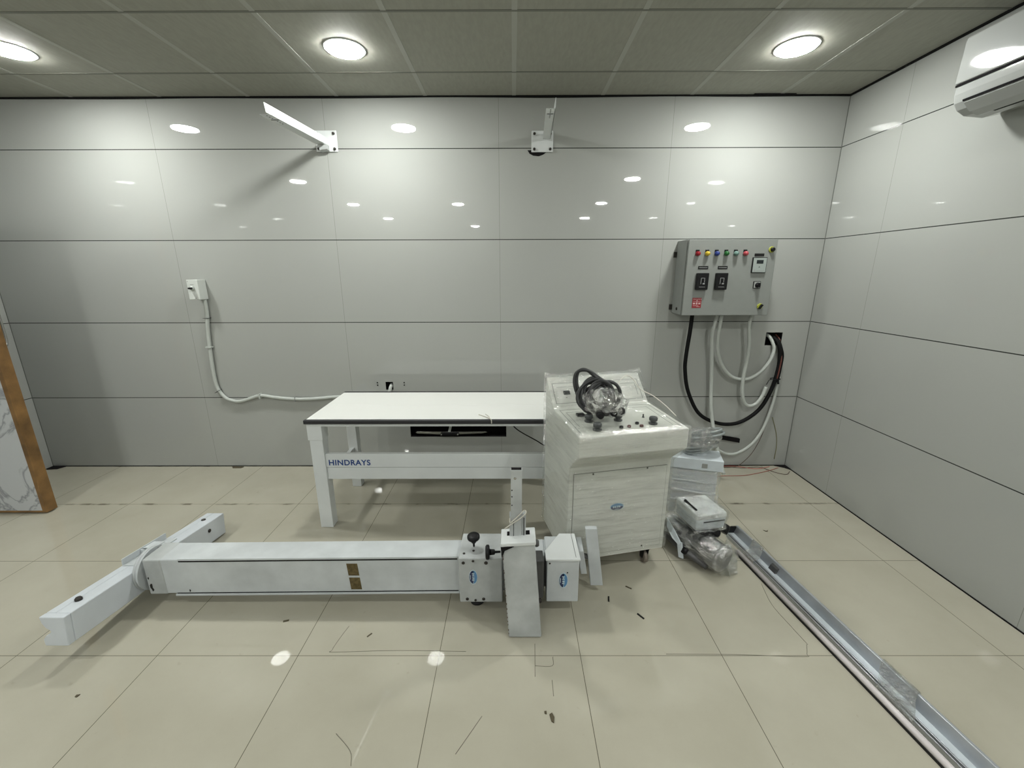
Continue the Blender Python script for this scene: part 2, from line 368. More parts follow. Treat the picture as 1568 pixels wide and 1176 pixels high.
# exposed ceiling grid
g = MB()
k = -8
while .106+.6*k < XR:
    x = .106+.6*k
    if x > XL: g.box(x-.013, x+.013, YB, 0, ZC-.0016, ZC+.001)
    k += 1
struct('trim_1', g, M_grid); g = MB()
k = 0
while -.347-.602*k > YB:
    y = -.347-.602*k; g.box(XL, XR, y-.007, y+.007, ZC-.0018, ZC+.001); k += 1
struct('trim_6', g, simple('cross_grid_shaded', (.22, .225, .20), .75, spec=.1))  # same grid, shadow along the cross bars painted in as darker grey
def dark_gap():
    """black strip standing in for the uneven shadow where the ceiling meets the walls"""
    b = MB(); n = 60
    for i in range(n):
        x0 = XL+(XR-XL)*i/n; x1 = XL+(XR-XL)*(i+1)/n
        h0 = .010+.006*noise.noise(Vector((x0*1.3, 0, 0))); h1 = .010+.006*noise.noise(Vector((x1*1.3, 0, 0)))
        b.hexa([(x0, -.012, ZC-h0), (x1, -.012, ZC-h1), (x1, .002, ZC-h1), (x0, .002, ZC-h0), (x0, -.012, ZC+.001), (x1, -.012, ZC+.001), (x1, .002, ZC+.001), (x0, .002, ZC+.001)])
    b.box(XR-.012, XR+.002, YB, 0, ZC-.010, ZC+.001)
    b.box(XL-.002, XL+.012, YB, 0, ZC-.010, ZC+.001)
    b.box(1.72, 2.0, -.028, 0, ZC-.009, ZC+.001)
    return b
struct('shadow_gap_strip', dark_gap(), M_gap)
# dark joint where floor meets walls
b = MB().box(XL, XR, -.006, 0, 0, .004).box(XR-.006, XR, YB, 0, 0, .004).box(XL, XL+.006, YB, 0, 0, .004)
struct('trim_3', b, M_gap)
# vertical corner joints
struct('trim_4', MB().box(XR-.003, XR, -.003, 0, 0, ZC).box(XL, XL+.003, -.003, 0, 0, ZC), simple('grey_joint', (.12, .125, .115), .8))

def floor_marks():
    m_ = MB()
    for L_ in [[(-.661, -1.661), (-.677, -1.727), (-.686, -1.787), (-.671, -1.797), (-.409, -1.789), (-.108, -1.794)], [(.746, -1.807), (1.039, -1.809), (1.318, -1.82), (1.344, -1.807), (1.375, -1.76)], [(1.39, -1.39), (1.36, -1.53), (1.368, -1.65), (1.38, -1.76)], [(.19, -1.755), (.183, -1.91)], [(.186, -1.862), (.256, -1.862), (.262, -1.82)], [(.25, -1.925), (.25, -1.99)], [(-.02, -2.065), (-.10, -2.19)], [(-.53, -2.125), (-.46, -2.18), (-.44, -2.225)]]:
        P = spline([(x, y, .0006) for x, y in L_], 4)
        m_.tube(P, .0011, 4)
    return m_
o = struct('trim_5', floor_marks(), simple('pencil_mark', (.20, .185, .145), .8))
# ------------------------------------------------------------------ ceiling lamps
def lamp(x, y, label, group=None, mat=None):
    t = thing('ceiling_light', label, 'light', (x, y, ZC), 0, group)
    obj('rim', MB().lathe((x, y, ZC+.001), (0, 0, -1), [(0, .110), (.003, .110), (.005, .106), (.005, .098)], 40), M_white, t)
    obj('diffuser', MB().lathe((x, y, ZC-.005), (0, 0, -1), [(0, .094), (.004, .094), (.008, .080), (.009, .02)], 28), mat or M_lamp, t)
lamp(-2.6, -.62, 'round ceiling lamp nearest the left edge of the picture')
lamp(-.80, -.62, 'round ceiling lamp over the white examination table, left of the middle')
lamp(1.612, -.62, 'round ceiling lamp nearest the air conditioner, over the switch cabinet')
for (x, y) in [(-2.68, -2.65), (1.62, -2.56), (-2.65, -4.5), (-.85, -4.5), (1.61, -4.45), (-2.6, -6.4), (1.65, -6.4), (-.85, -8.0)]:
    lamp(x, y, 'round ceiling lamp further back, seen only mirrored in the wall tiles', 'ceiling lamps behind the viewpoint', M_lamp_rear)

# ================================================================== DOOR LEAF
t = thing('door_1', 'open door leaf', 'door', (-3.43, -.69, 0))
for k_ in ('label', 'category'): del t[k_]
t['kind'] = 'structure'
obj('door_panel', MB().box(-3.798, -3.095, -.722, -.660, .022, 2.08), M_marble, t)
fr = MB().box(-3.097, -3.066, -.724, -.655, .008, 2.10).box(-3.798, -3.09, -.724, -.655, .008, .022).box(-3.798, -3.09, -.724, -.655, 2.078, 2.10)
obj('door_edge', fr, M_wood, t, .003)
hp = spline([(-3.135, -.655, 1.125), (-3.135, -.615, 1.128), (-3.135, -.597, 1.16), (-3.135, -.595, 1.30), (-3.135, -.597, 1.44), (-3.135, -.615, 1.472), (-3.135, -.655, 1.475)], 6)
obj('door_handle', MB().tube(hp, .0085, 12), M_steel, t)

# ================================================================== EXAMINATION TABLE
TX0, TX1 = -1.143, .43
t = thing('examination_table', 'long white examination table with black edge strips and blue lettering on its rail', 'table', ((TX0+TX1)/2, -.585, 0))
top = MB().box(TX0, TX1, -.880, -.592, .717, .728).box(TX0, TX1, -.590, -.290, .717, .728)
obj('tabletop', top, M_top, t, .001)
obj('edge_strip', MB().box(TX0-.006, TX1+.004, -.904, -.880, .706, .731), M_edge, t, .004)
obj('edge_strip', MB().box(TX0-.004, TX1+.004, -.290, -.268, .706, .731), M_edge, t, .004)
obj('frame', MB().box(TX0+.01, TX1-.01, -.890, -.862, .688, .7175).box(TX0+.01, TX1-.01, -.308, -.282, .695, .7175).box(TX0+.004, TX0+.028, -.862, -.308, .668, .7175).box(TX1-.03, TX1-.01, -.862, -.308, .68, .7175), M_white, t, .002)
def leg(x0, x1, y0, y1, sleeve=False):
    l = MB().box(x0, x1, y0, y1, 0, .70)
    return l
l = obj('leg', leg(-1.135, -1.056, -.884, -.812), M_white, t, .003)
obj('corner_sleeve', MB().box(-1.141, -1.052, -.889, -.806, .598, .7045), M_white, l, .003)
obj('leg', leg(-1.13, -1.062, -.352, -.284), M_white, t, .003)
obj('leg', leg(.345, .425, -.884, -.812), M_white, t, .003); obj('leg', leg(.35, .42, -.352, -.284), M_white, t, .003)
rail = obj('front_rail', MB().box(-1.056, .345, -.872, -.846, .333, .412).box(-1.056, .345, -.876, -.846, .415, .503), M_white, t, .0025)
obj('rear_rail', MB().box(-1.062, .35, -.33, -.305, .18, .24), M_white, t, .002)
obj('side_rail', MB().box(-1.112, -1.086, -.812, -.352, .275, .32), M_white, t, .002)
text_obj('lettering', 'HINDRAYS', M_ink, .0505, (-1.040, -.8772, .430), (1, 0, 0), (0, 0, 1), rail, bold=.0009)

# strip of film / string lying on the tabletop edge
s = obj('string_scrap', MB().tube(spline([(-.115, -.80, .7315), (-.07, -.845, .732), (-.045, -.885, .735), (-.033, -.905, .734), (-.031, -.909, .712)], 6), .0028, 6).tube(spline([(-.045, -.885, .7355), (-.05, -.84, .732), (-.075, -.79, .731)], 5), .0022, 6), M_string)
tag(recentre(s), 'scrap of cream string caught over the front edge of the examination table', 'string')

# ================================================================== CONSOLE
CO = (.372, -1.351, 0); CTH = .219; W = .562
t = thing('control_console', 'white sloping-desk control console on castors, wrapped in clear stretch film', 'console', CO, CTH)
def L(fn, name, mat, bevel=0, parent=None):
    return obj(name, fn, mat, parent or t, bevel, local=True)
prof = [(0, .10), (0, .64), (-.115, .744), (-.115, .846), (.268, .864), (.41, 1.004), (.41, .10)]
body = MB().prism([(0, y, z) for y, z in prof], (W, 0, 0))
cb = L(body, 'body', M_desk, .005)
# raised rim lines and recessed panels on the desk, standing just proud of it
def dz(y): return .846+(y+.115)*(.018/.383)
def desk_strip(mb, x0, x1, y0, y1, h=.0012):
    mb.hexa([(x0, y0, dz(y0)-.001), (x1, y0, dz(y0)-.001), (x1, y1, dz(y1)-.001), (x0, y1, dz(y1)-.001), (x0, y0, dz(y0)+h), (x1, y0, dz(y0)+h), (x1, y1, dz(y1)+h), (x0, y1, dz(y1)+h)])
g = MB()
for (x0, x1, y0, y1) in [(.022, .026, -.09, .235), (.536, .540, -.09, .235), (.022, .54, .231, .235), (.508, .5105, -.07, .20), (.046, .0485, -.0, .197), (.046, .51, .1955, .198)]:
    desk_strip(g, x0, x1, y0, y1, .0006)
L(g, 'desk_groove', M_deskgroove)
# sloping back board: local frame along the slope
bn = Vector((0, -.140, .142)).normalized(); bu = Vector((0, .142, .140)).normalized(); b0 = Vector((0, .268, .864))
def bp_(x, s_, h): v = b0+bu*s_+bn*h; return (x, v.y, v.z)
def back_box(mb, x0, x1, s0, s1, h0, h1):
    mb.hexa([bp_(x0, s0, h0), bp_(x1, s0, h0), bp_(x1, s1, h0), bp_(x0, s1, h0), bp_(x0, s0, h1), bp_(x1, s0, h1), bp_(x1, s1, h1), bp_(x0, s1, h1)])
g = MB()
for (x0, x1, s0, s1) in [(.022, .026, .025, .155), (.536, .540, .025, .155), (.022, .15, .153, .156), (.40, .54, .153, .156), (.022, .54, .025, .028), (.045, .15, .128, .1305), (.43, .52, .128, .1305), (.515, .518, .05, .13)]:
    back_box(g, x0, x1, s0, s1, -.001, .0006)
L(g, 'board_groove', M_deskgroove)
for x0, x1, s0, s1 in [(.078, .115, .079, .104), (.398, .420, .062, .112)]:
    g = MB(); back_box(g, x0, x1, s0, s1, -.001, .003); L(g, 'display', M_lcd, .0006)
g = MB(); back_box(g, .086, .098, .060, .0635, -.001, .001); L(g, 'print_mark', M_blacktx)
# front service panel, with dark gap round it
px0, px1, pz0, pz1 = .024, .540, .128, .605
L(MB().box(px0, px1, -.0012, .002, pz0, pz1), 'panel_gap', simple('panel_gap_grey', (.17, .17, .15), .7))
fp = L(MB().box(px0+.003, px1-.003, -.0045, .002, pz0+.003, pz1-.003), 'service_panel', M_desk, .001)
for x, z in [(.127, .597), (.425, .599), (.43, .138), (.06, .14)]:
    L(MB().lathe((x, -.004, z), (0, -1, 0), [(0, .005), (.002, .005), (.003, .003)], 12), 'screw', M_bolt, 0, fp)
def logo(parent, c, right, up, a, b, local=False):
    """oval sticker: pale border, light blue half, navy half, white letters"""
    c, r_, u_ = Vector(c), Vector(right).normalized(), Vector(up).normalized(); n_ = r_.cross(u_)
    def oval(s, h, a0=0, a1=2*math.pi, k=36):
        m_ = MB(); P = [c+r_*(math.cos(a0+(a1-a0)*i/k)*a*s)+u_*(math.sin(a0+(a1-a0)*i/k)*b*s)+n_*h for i in range(k+(0 if a1-a0 > 6 else 1))]
        m_.prism(P, -n_*.0006); return m_
    e = obj('logo_sticker', oval(1.1, .0010), M_halo, parent, local=local)
    obj('logo_light_half', oval(.98, .0016, .15, math.pi+.15), M_lblue, e, local=local)
    obj('logo_dark_half', oval(.98, .0016, math.pi-.15, 2*math.pi-.15 if False else 2*math.pi+.0), M_navy, e, local=local)
    m_ = MB()
    for (x0, x1, y0, y1) in [(-.55, -.42, -.22, .22), (-.42, -.25, -.05, .05), (-.25, -.13, -.22, .22), (.02, .14, -.22, .22), (.14, .42, .12, .22), (.36, .48, -.05, .22), (.14, .42, -.06, .03), (.3, .45, -.22, -.05), (-.3, .3, -.62, -.5)]:
        p = [c+r_*x*a*1.1+u_*y*b*1.3+n_*.0022 for x, y in [(x0, y0), (x1, y0), (x1, y1), (x0, y1)]]; m_.prism(p, -n_*.0006)
    obj('logo_letters', m_, M_halo, e, local=local)
logo(fp, (.268, -.0045, .396), (1, 0, 0), (0, 0, 1), .036, .0195, local=True)
# desk controls
def knob(x, y, r=.021):
    k = L(MB().lathe((x, y, dz(y)), (0, 0, 1), [(0, r*1.02), (.006, r*1.02), (.008, r*.62), (.014, r*.55), (.018, r*.95), (.030, r*1.0), (.036, r*.85), (.038, r*.5)], 26), 'control_knob', M_knob)
for x, y in [(.116, -.048), (.117, .060), (.268, .045), (.418, -.030)]: knob(x, y)
for x, y, mt in [(.24, -.047, M_black), (.281, -.047, M_dkred), (.339, -.017, M_black), (.344, -.052, M_dkred)]:
    L(MB().lathe((x, y, dz(y)), (0, 0, 1), [(0, .0095), (.008, .0095), (.010, .008)], 18), 'push_button', mt)
L(MB().lathe((.413, .057, dz(.057)), (0, 0, 1), [(0, .007), (.003, .007), (.0035, .003), (.017, .0035), (.018, .002)], 14), 'toggle_switch', M_black)
L(MB().box(.085, .125, .128, .158, dz(.14)-.001, dz(.14)+.012), 'rocker_switch', M_black, .002)
# side handle
L(MB().tube(spline([(W, .045, .632), (W+.022, .045, .628), (W+.024, .045, .56), (W+.024, .045, .51), (W+.014, .045, .492), (W, .045, .492)], 5), .0045, 8), 'side_handle', M_conduit)
# castors
for x, y in [(.475, .03), (.07, .035), (.07, .36), (.49, .36)]:
    cst = L(MB().box(x-.02, x+.02, y-.02, y+.02, .092, .101).hexa([(x-.017, y-.004, .03), (x-.013, y-.004, .03), (x-.013, y+.022, .03), (x-.017, y+.022, .03), (x-.017, y-.018, .094), (x-.013, y-.018, .094), (x-.013, y+.018, .094), (x-.017, y+.018, .094)]).hexa([(x+.013, y-.004, .03), (x+.017, y-.004, .03), (x+.017, y+.022, .03), (x+.013, y+.022, .03), (x+.013, y-.018, .094), (x+.017, y-.018, .094), (x+.017, y+.018, .094), (x+.013, y+.018, .094)]), 'castor', M_black, .001)
    L(MB().lathe((x-.011, y+.008, .036), (1, 0, 0), [(0, .026), (.003, .036), (.019, .036), (.022, .026)], 24), 'wheel', simple('brown_grey_wheel', (.20, .17, .14), .5), 0, cst)
# film wrapped round the body
fprof = [(-.008, .115), (-.010, .635), (-.124, .742), (-.124, .835), (-.115, .856), (.06, .864), (.262, .876), (.400, 1.016), (.420, 1.004), (.420, .105)]
def film_shell():
    m_ = MB(); bm = m_.bm; n = 26; X = [-.009+(W+.018)*i/n for i in range(n+1)]
    PP = []
    for (a, c_), (b_, d_) in zip(fprof, fprof[1:]+[None] if False else fprof[1:]):
        k = max(2, int(math.hypot(b_-a, d_-c_)/.03))
        for i in range(k): PP.append((a+(b_-a)*i/k, c_+(d_-c_)*i/k))
    PP.append(fprof[-1])
    rows = []
    for x in X:
        rows.append([bm.verts.new((x, y-.003*abs(noise.noise(Vector((x*14, y*14, z*20)))), z+.003*noise.noise(Vector((x*18, y*18, z*9))))) for y, z in PP])
    for A, B in zip(rows, rows[1:]):
        for i in range(len(PP)-1):
            f = bm.faces.new([A[i], A[i+1], B[i+1], B[i]]); f.smooth = True
    for R_ in (rows[0], rows[-1]):
        bm.faces.new(R_)
    return m_
L(film_shell(), 'stretch_film', M_film_console)
# puckered film flaps along the top edge of the back board
m_ = MB(); bm = m_.bm
top_ = []; bot_ = []
for i in range(31):
    x = -.012+(W+.024)*i/30
    h = 1.020+.010*noise.noise(Vector((x*20, 3, 1)))+(.012 if i in (0, 1, 29, 30) else 0)
    bot_.append(bm.verts.new((x, .395+.004*noise.noise(Vector((x*30, 0, 5))), 1.0))); top_.append(bm.verts.new((x, .405+.012*noise.noise(Vector((x*25, 7, 2))), h)))
for i in range(30):
    f = bm.faces.new([bot_[i], bot_[i+1], top_[i+1], top_[i]]); f.smooth = True
L(m_, 'film_flap', M_film_loose)

# ---- coil of cables in crumpled film on the console
def cw(x, y, z): return MW[t.name] @ Vector((x, y, z))
cen = cw(.185, .105, .945)
tb = thing('wrapped_cable_coil', 'bundle of dark grey cable loops in crumpled clear film on the console desk', 'cable bundle', tuple(cw(.19, .10, .858)))
ax = Vector((cen-CAM)).normalized()
for i in range(9):
    nrm = Vector((rnd.uniform(-.35, .35), -1, rnd.uniform(.1, .8))).normalized()
    u_ = nrm.orthogonal().normalized(); v_ = nrm.cross(u_)
    c_ = cen+Vector((rnd.uniform(-.03, .03), rnd.uniform(-.02, .05), rnd.uniform(.0, .05)))
    R1 = rnd.uniform(.06, .085)
    pts = [c_+(u_*math.cos(a)+v_*math.sin(a))*R1*(1+.12*math.sin(2*a+i)) for a in [2*math.pi*j/28 for j in range(28)]]
    pts = [Vector((p.x, p.y, max(p.z, .872))) for p in pts]
    obj('cable_loop', MB().tube(pts, .0085, 10, closed=True), M_cable, tb)
for sgn, dy in [(0, 0), (.012, .01)]:
    pts = spline([cw(.10+sgn, .16, .94), cw(.085+sgn, .19, 1.02), cw(.10+sgn, .20+dy, 1.075), cw(.15, .19+dy, 1.085), cw(.20-sgn, .17, 1.055), cw(.27-sgn, .13, .995)], 8)
    obj('cable_loop', MB().tube(pts, .009, 10), M_cable, tb)
hp = []
for i in range(60):
    d = Vector((rnd.gauss(0, 1), rnd.gauss(0, 1), rnd.gauss(0, 1))).normalized()
    p = cw(.205, .075, .94)+Vector((d.x*.118, d.y*.095, d.z*.078))
    p.z = max(p.z, .872); hp.append(p)
obj('crumpled_film', MB().hull(hp, 3, .012, 34, 2), M_film_bag, tb)
for i in range(4):
    c_ = cw(.15+.04*i, .02, .905+.01*(i % 2)); obj('connector', MB().lathe(c_, (rnd.uniform(-.4, .4), -.8, rnd.uniform(-.2, .5)), [(0, .016), (.012, .018), (.026, .018), (.028, .012)], 16), M_cable if i % 2 else M_black, tb)
# slack white string trailing off the console to the right
s = obj('string', MB().tube(spline([cw(.33, .26, .93), cw(.43, .33, 1.0), cw(.50, .36, .985), cw(.53, .30, .93), cw(.574, .24, .905), cw(.578, .12, .885), cw(.578, .02, .86)], 8), .0026, 6), M_string)
tag(recentre(s), 'thin cream string trailing over the right side of the console back board', 'string')

# ================================================================== TUBE STAND LYING ON THE FLOOR
t = thing('x_ray_tube_stand', 'long white metal x-ray stand lying on the floor, cross bar at the left', 'x-ray stand', (-.6, -1.46, 0))
# cross bar: tilted, its near end raised
A = Vector((-1.722, -1.86, .1)); D = Vector((.016, .916, -.096)); wv = Vector((-.103, 0, 0)); hv = Vector((0, .0135, .129))
def bar_pt(s_, w_, h_): return A+D*s_+wv*w_+hv*h_
m_ = MB()
prof = [(0, 0), (1, 0), (1, 1), (0, 1)]
# near end carries a ragged notch at its left side
endp = [(0, 0), (1.0, 0), (1.0, .25), (.93, .45), (.86, .52), (1.0, .62), (1, 1), (0, 1)]
m_.prism([bar_pt(0.03, w_, h_) for w_, h_ in [(0, 0), (.93, 0), (.97, .22), (.86, .34), (.66, .42), (.62, .52), (.80, .62), (.93, .78), (1, 1), (0, 1)]], -D*.03)
m_.hexa([bar_pt(.0301, .62, 0), bar_pt(.0301, 0, 0), bar_pt(1, 0, 0), bar_pt(1, .62, 0), bar_pt(.0301, .62, 1), bar_pt(.0301, 0, 1), bar_pt(1, 0, 1), bar_pt(1, .62, 1)])
m_.hexa([bar_pt(.0301, 1, .72), bar_pt(.0301, .62, .72), bar_pt(1, .62, .72), bar_pt(1, 1, .72), bar_pt(.0301, 1, 1), bar_pt(.0301, .62, 1), bar_pt(1, .62, 1), bar_pt(1, 1, 1)])
m_.hexa([bar_pt(.0301, .97, 0), bar_pt(.0301, .62, 0), bar_pt(1, .62, 0), bar_pt(1, 1, 0), bar_pt(.0301, .97, .3), bar_pt(.0301, .62, .3), bar_pt(1, .62, .3), bar_pt(1, 1, .3)])
m_.hexa([bar_pt(.11, 1, .3), bar_pt(.11, .62, .3), bar_pt(1, .62, .3), bar_pt(1, 1, .3), bar_pt(.11, 1, .72), bar_pt(.11, .62, .72), bar_pt(1, .62, .72), bar_pt(1, 1, .72)])
cbar = obj('cross_bar', m_, simple('bluish_white_paint', (.62, .66, .70), .4, nz=.06, scale=8), t, .004)
def bolt(name, c, ax, r, h, mt, parent, seg=16): return obj(name, MB().lathe(c, ax, [(-.002, r), (h*.6, r), (h, r*.7)], seg), mt, parent)
bolt('bolt', bar_pt(.115, .48, 1.0), hv, .013, .014, M_bolt, cbar); bolt('bolt', bar_pt(.90, .55, 1.0), hv, .012, .006, M_bolt, cbar)
bolt('bolt', bar_pt(.86, 0, .62), (1, 0, 0), .011, .006, M_bolt, cbar)
# channel bracket lying along the cross bar
def ch(s_, w_, z_): p = bar_pt(s_, w_, 1.0); return p+hv.normalized()*z_
m_ = MB(); s0, s1 = .385, .66
for (wa, wb, za, zb) in [(.35, .95, .0, .005), (.90, .95, .005, .036)]:
    m_.hexa([ch(s0, wb, za), ch(s0, wa, za), ch(s1, wa, za), ch(s1, wb, za), ch(s0, wb, zb), ch(s0, wa, zb), ch(s1, wa, zb), ch(s1, wb, zb)])
m_.hexa([ch(.50, .92, .0), ch(.48, .28, .0), ch(.49, .28, .0), ch(.49, .97, .0), ch(.50, .92, .03), ch(.48, .28, .03), ch(.49, .28, .03), ch(.49, .97, .03)])
m_.hexa([ch(.51, .92, .026), ch(.51, .36, .026), ch(.58, .36, .026), ch(.58, .92, .026), ch(.51, .92, .03), ch(.51, .36, .03), ch(.58, .36, .03), ch(.58, .92, .03)])
obj('channel_bracket', m_, M_worn, t, .001)
# round flange at the foot of the column
fc = Vector((-1.700, -1.452, .155))
obj('foot_flange', MB().lathe(fc+Vector((-.018, 0, 0)), (1, 0, 0), [(0, .102), (.010, .104), (.011, .099), (.016, .099), (.017, .104), (.028, .104)], 48), M_worn, t)
bolt('flange_bolt', fc+Vector((.010, .035, .078)), (1, 0, 0), .009, .006, M_bolt, t)
# column
zb0, zb1, hh = .064, .084, .190
YF, YK = -1.530, -1.396
X0, X1 = -1.668, .245
def colz(x): return zb0+(zb1-zb0)*(x-X0)/(X1-X0)
def beam(m_, x0, x1, y0, y1, dz0, dz1):
    m_.hexa([(x0, y0, colz(x0)+dz0), (x1, y0, colz(x1)+dz0), (x1, y1, colz(x1)+dz0), (x0, y1, colz(x0)+dz0), (x0, y0, colz(x0)+dz1), (x1, y0, colz(x1)+dz1), (x1, y1, colz(x1)+dz1), (x0, y1, colz(x0)+dz1)])
m_ = MB(); beam(m_, X0, X1, YF, YK, 0, hh); col = obj('column', m_, M_worn, t, .005)
m_ = MB(); beam(m_, X0-.004, -1.585, YF-.003, YK+.003, -.002, hh+.001); obj('column_foot', m_, M_arm, t, .006)
m_ = MB(); beam(m_, -1.545, -.16, YF-.006, YF+.02, -.010, -.001); obj('edge_rail', m_, M_worn, col, .001)
m_ = MB(); beam(m_, -1.50, -.16, YF-.004, YF+.012, hh-.004, hh+.006); obj('edge_rail', m_, M_worn, col, .001)
m_ = MB(); beam(m_, -1.50, -.17, YF-.0015, YF+.002, hh-.013, hh-.005); beam(m_, -1.50, -.17, YF+.013, YF+.016, hh-.002, hh+.0012); beam(m_, -1.54, -.17, YF-.0012, YF+.002, .0, .004); obj('edge_gap', m_, M_blacktx, col)
# foil label in two halves
m_ = MB()
for a, b_ in [(0, .46), (.54, 1)]:
    z0_, z1_ = colz(-.68)+hh-.030-(hh-.045)*b_, colz(-.68)+hh-.030-(hh-.045)*a; sx = .0 + .010*a; sy = .010*b_
    m_.prism([(-.700+sx, YF-.001, z1_), (-.700+sy, YF-.001, z0_), (-.648+sy, YF-.001, z0_), (-.648+sx, YF-.001, z1_)], (0, .0015, 0))
obj('foil_label', m_, M_brass, col)
# scuffs of chipped paint at the foot
def chips(parent, pts, n_=(0, -1, 0)):
    for (x, y, z, s_) in pts:
        m_ = MB(); P = []
        for k in range(7):
            a = 2*math.pi*k/7; q_ = s_*(.6+.5*rnd.random()); P.append((x+math.cos(a)*q_*.7, y, z+math.sin(a)*q_*1.4) if n_[1] else (x+.0008, y+math.cos(a)*q_*.7, z+math.sin(a)*q_*1.4))
        m_.prism(P, (0, .0008, 0) if n_[1] else (-.0008, 0, 0))
        obj('paint_chip', m_, simple('chip_dark', (.02, .018, .015), .8), parent)
chips(col, [(-1.655, YF-.0042, .11, .012), (-1.652, YF-.0042, .09, .009), (-1.66, YF-.0042, .155, .006), (-1.475, YF-.0012, .082, .006)])
# carriage sleeve round the column
m_ = MB().box(-.158, .045, -1.580, -1.385, .058, .300)
car = obj('carriage', m_, M_arm, t, .006)
for x, z, r in [(-.135, .277, .0075), (-.09, .287, .006), (-.03, .277, .0085), (-.122, .078, .0075), (-.083, .071, .006), (-.045, .078, .0075)]:
    bolt('screw', (x, -1.581, z), (0, -1, 0), r, .003, M_bolt, car, 12)
for x, y in [(-.135, -1.545), (-.092, -1.525), (-.028, -1.545)]: bolt('screw', (x, y, .3005), (0, 0, 1), .006, .003, M_bolt, car, 12)
logo(car, (-.091, -1.5805, .200), (0, 0, -1), (1, 0, 0), .036, .0185)
def star_knob(c, ax, stem, parent, r=.030):
    ax = Vector(ax).normalized(); c = Vector(c)
    k = obj('star_knob', MB().lathe(c, ax, [(0, r*.8), (.004, r), (.014, r), (.019, r*.8), (.020, r*.3)], 20), M_black, parent)
    obj('knob_stem', MB().lathe(c-ax*stem, ax, [(0, .005), (stem*.5, .0055), (stem*.55, .012), (stem, .014)], 14), M_black, k)
star_knob((-.093, -1.500, .350), (0, -.15, 1), .048, car)
star_knob((-.012, -1.585, .338), (-1, -.05, 0), .050, car, .033)
star_knob((-.078, -1.545, .052), (0, 0, -1), .02, car, .034)
# arm box standing in front of the carriage
fb, ft = [(.075, -1.727, .003), (.221, -1.727, .003)], [(.048, -1.700, .462), (.188, -1.700, .472)]
m_ = MB().hexa([fb[0], fb[1], (.221, -1.600, .003), (.075, -1.600, .003), ft[0], ft[1], (.188, -1.600, .472), (.048, -1.600, .462)])
arm = obj('arm_box', m_, M_arm, t, .007)
obj('arm_cap', MB().hexa([(.043, -1.706, .450), (.192, -1.706, .460), (.192, -1.598, .460), (.043, -1.598, .450), (.043, -1.706, .468), (.192, -1.706, .478), (.192, -1.598, .478), (.043, -1.598, .468)]), M_white, arm, .004)
obj('cap_slot', MB().hexa([(.069, -1.652, .468), (.168, -1.652, .4745), (.168, -1.622, .4745), (.069, -1.622, .468), (.069, -1.652, .4705), (.168, -1.652, .4775), (.168, -1.622, .4775), (.069, -1.622, .4705)]), M_void, arm)
m_ = MB().prism([(.0430, -1.7075, .452), (.100, -1.7075, .455), (.060, -1.7085, .435), (.047, -1.7095, .400)], (0, .006, 0)); obj('seam_gap', m_, M_void, arm)
for i in range(20):
    m_ = MB(); f_ = i/20; zz = .02+.43*f_ + rnd.uniform(-.008, .008); x_ = .0745-.027*f_; y_ = -1.7275+.0265*(zz/.462)
    q_ = rnd.uniform(.001, .0035); m_.prism([(x_, y_, zz-q_*2), (x_+q_, y_, zz), (x_, y_, zz+q_*2)], (0, .002, 0))
    obj('paint_chip', m_, simple('rust_chip', (.09, .04, .02), .8), arm)
obj('bearing_block', MB().box(.12, .235, -1.60, -1.52, .10, .30), M_housing, t, .003)
obj('outer_guide', MB().box(.080, .096, -1.654, -1.618, .44, .568).box(.134, .150, -1.654, -1.618, .44, .568).box(.092, .138, -1.626, -1.618, .44, .568), M_arm, arm, .001)
tube_ = obj('inner_tube', MB().box(.086, .133, -1.6555, -1.627, .44, .782), M_arm, arm, .002)
m_ = MB(); m_.box(.0885, .1305, -1.653, -1.630, .7795, .7825); obj('tube_end', m_, M_void, tube_)
for z in (.745, .69, .66, .62): bolt('screw', (.104 if z > .7 else .091, -1.6555, z), (0, -1, 0), .006 if z > .7 else .003, .0015, M_steel if z > .7 else M_bolt, tube_, 12)
obj('dark_slot', MB().box(.140, .1435, -1.6555, -1.6535, .455, .560).box(.0965, .0985, -1.657, -1.655, .455, .545), M_blacktx, arm)
bolt('cap_bolt', (.192, -1.655, .435), (1, 0, 0), .016, .016, M_housing, arm); bolt('cap_bolt', (.212, -1.66, .14), (1, 0, 0), .011, .012, M_bolt, arm)
# pulley box at the head of the column
XA, XB = .252, .402; ZT, ZBm = .300, .060
m_ = MB().box(XA, XB, -1.580, -1.565, ZBm, ZT-.012)
pb_ = obj('pulley_box', MB().box(XA, XB, -1.578, -1.390, ZBm, ZT-.014), M_worn, t, .004)
m_ = MB().prism([(XA-.006, -1.584, ZT-.012), (XB+.004, -1.584, ZT-.012), (XB+.004, -1.385, ZT-.012), (XA+.075, -1.385, ZT-.012), (XA-.006, -1.52, ZT-.012)], (0, 0, .010))
obj('pulley_box_lid', m_, M_white, pb_, .002)
obj('lid_seam', MB().box(XB-.016, XB-.0145, -1.57, -1.39, ZT-.003, ZT-.0012), M_blacktx, pb_)
logo(pb_, (.330, -1.5785, .180), (0, 0, -1), (1, 0, 0), .038, .0195)
bolt('screw', (.265, -1.579, .272), (0, -1, 0), .004, .002, M_bolt, pb_, 10); bolt('screw', (.348, -1.579, .222), (0, -1, 0), .003, .002, M_bolt, pb_, 10)
obj('link_block', MB().box(.235, .30, -1.52, -1.41, .095, .255), M_housing, t, .003)
obj('column_head', MB().box(.245, .262, -1.50, -1.396, .09, .272), M_worn, t, .003)
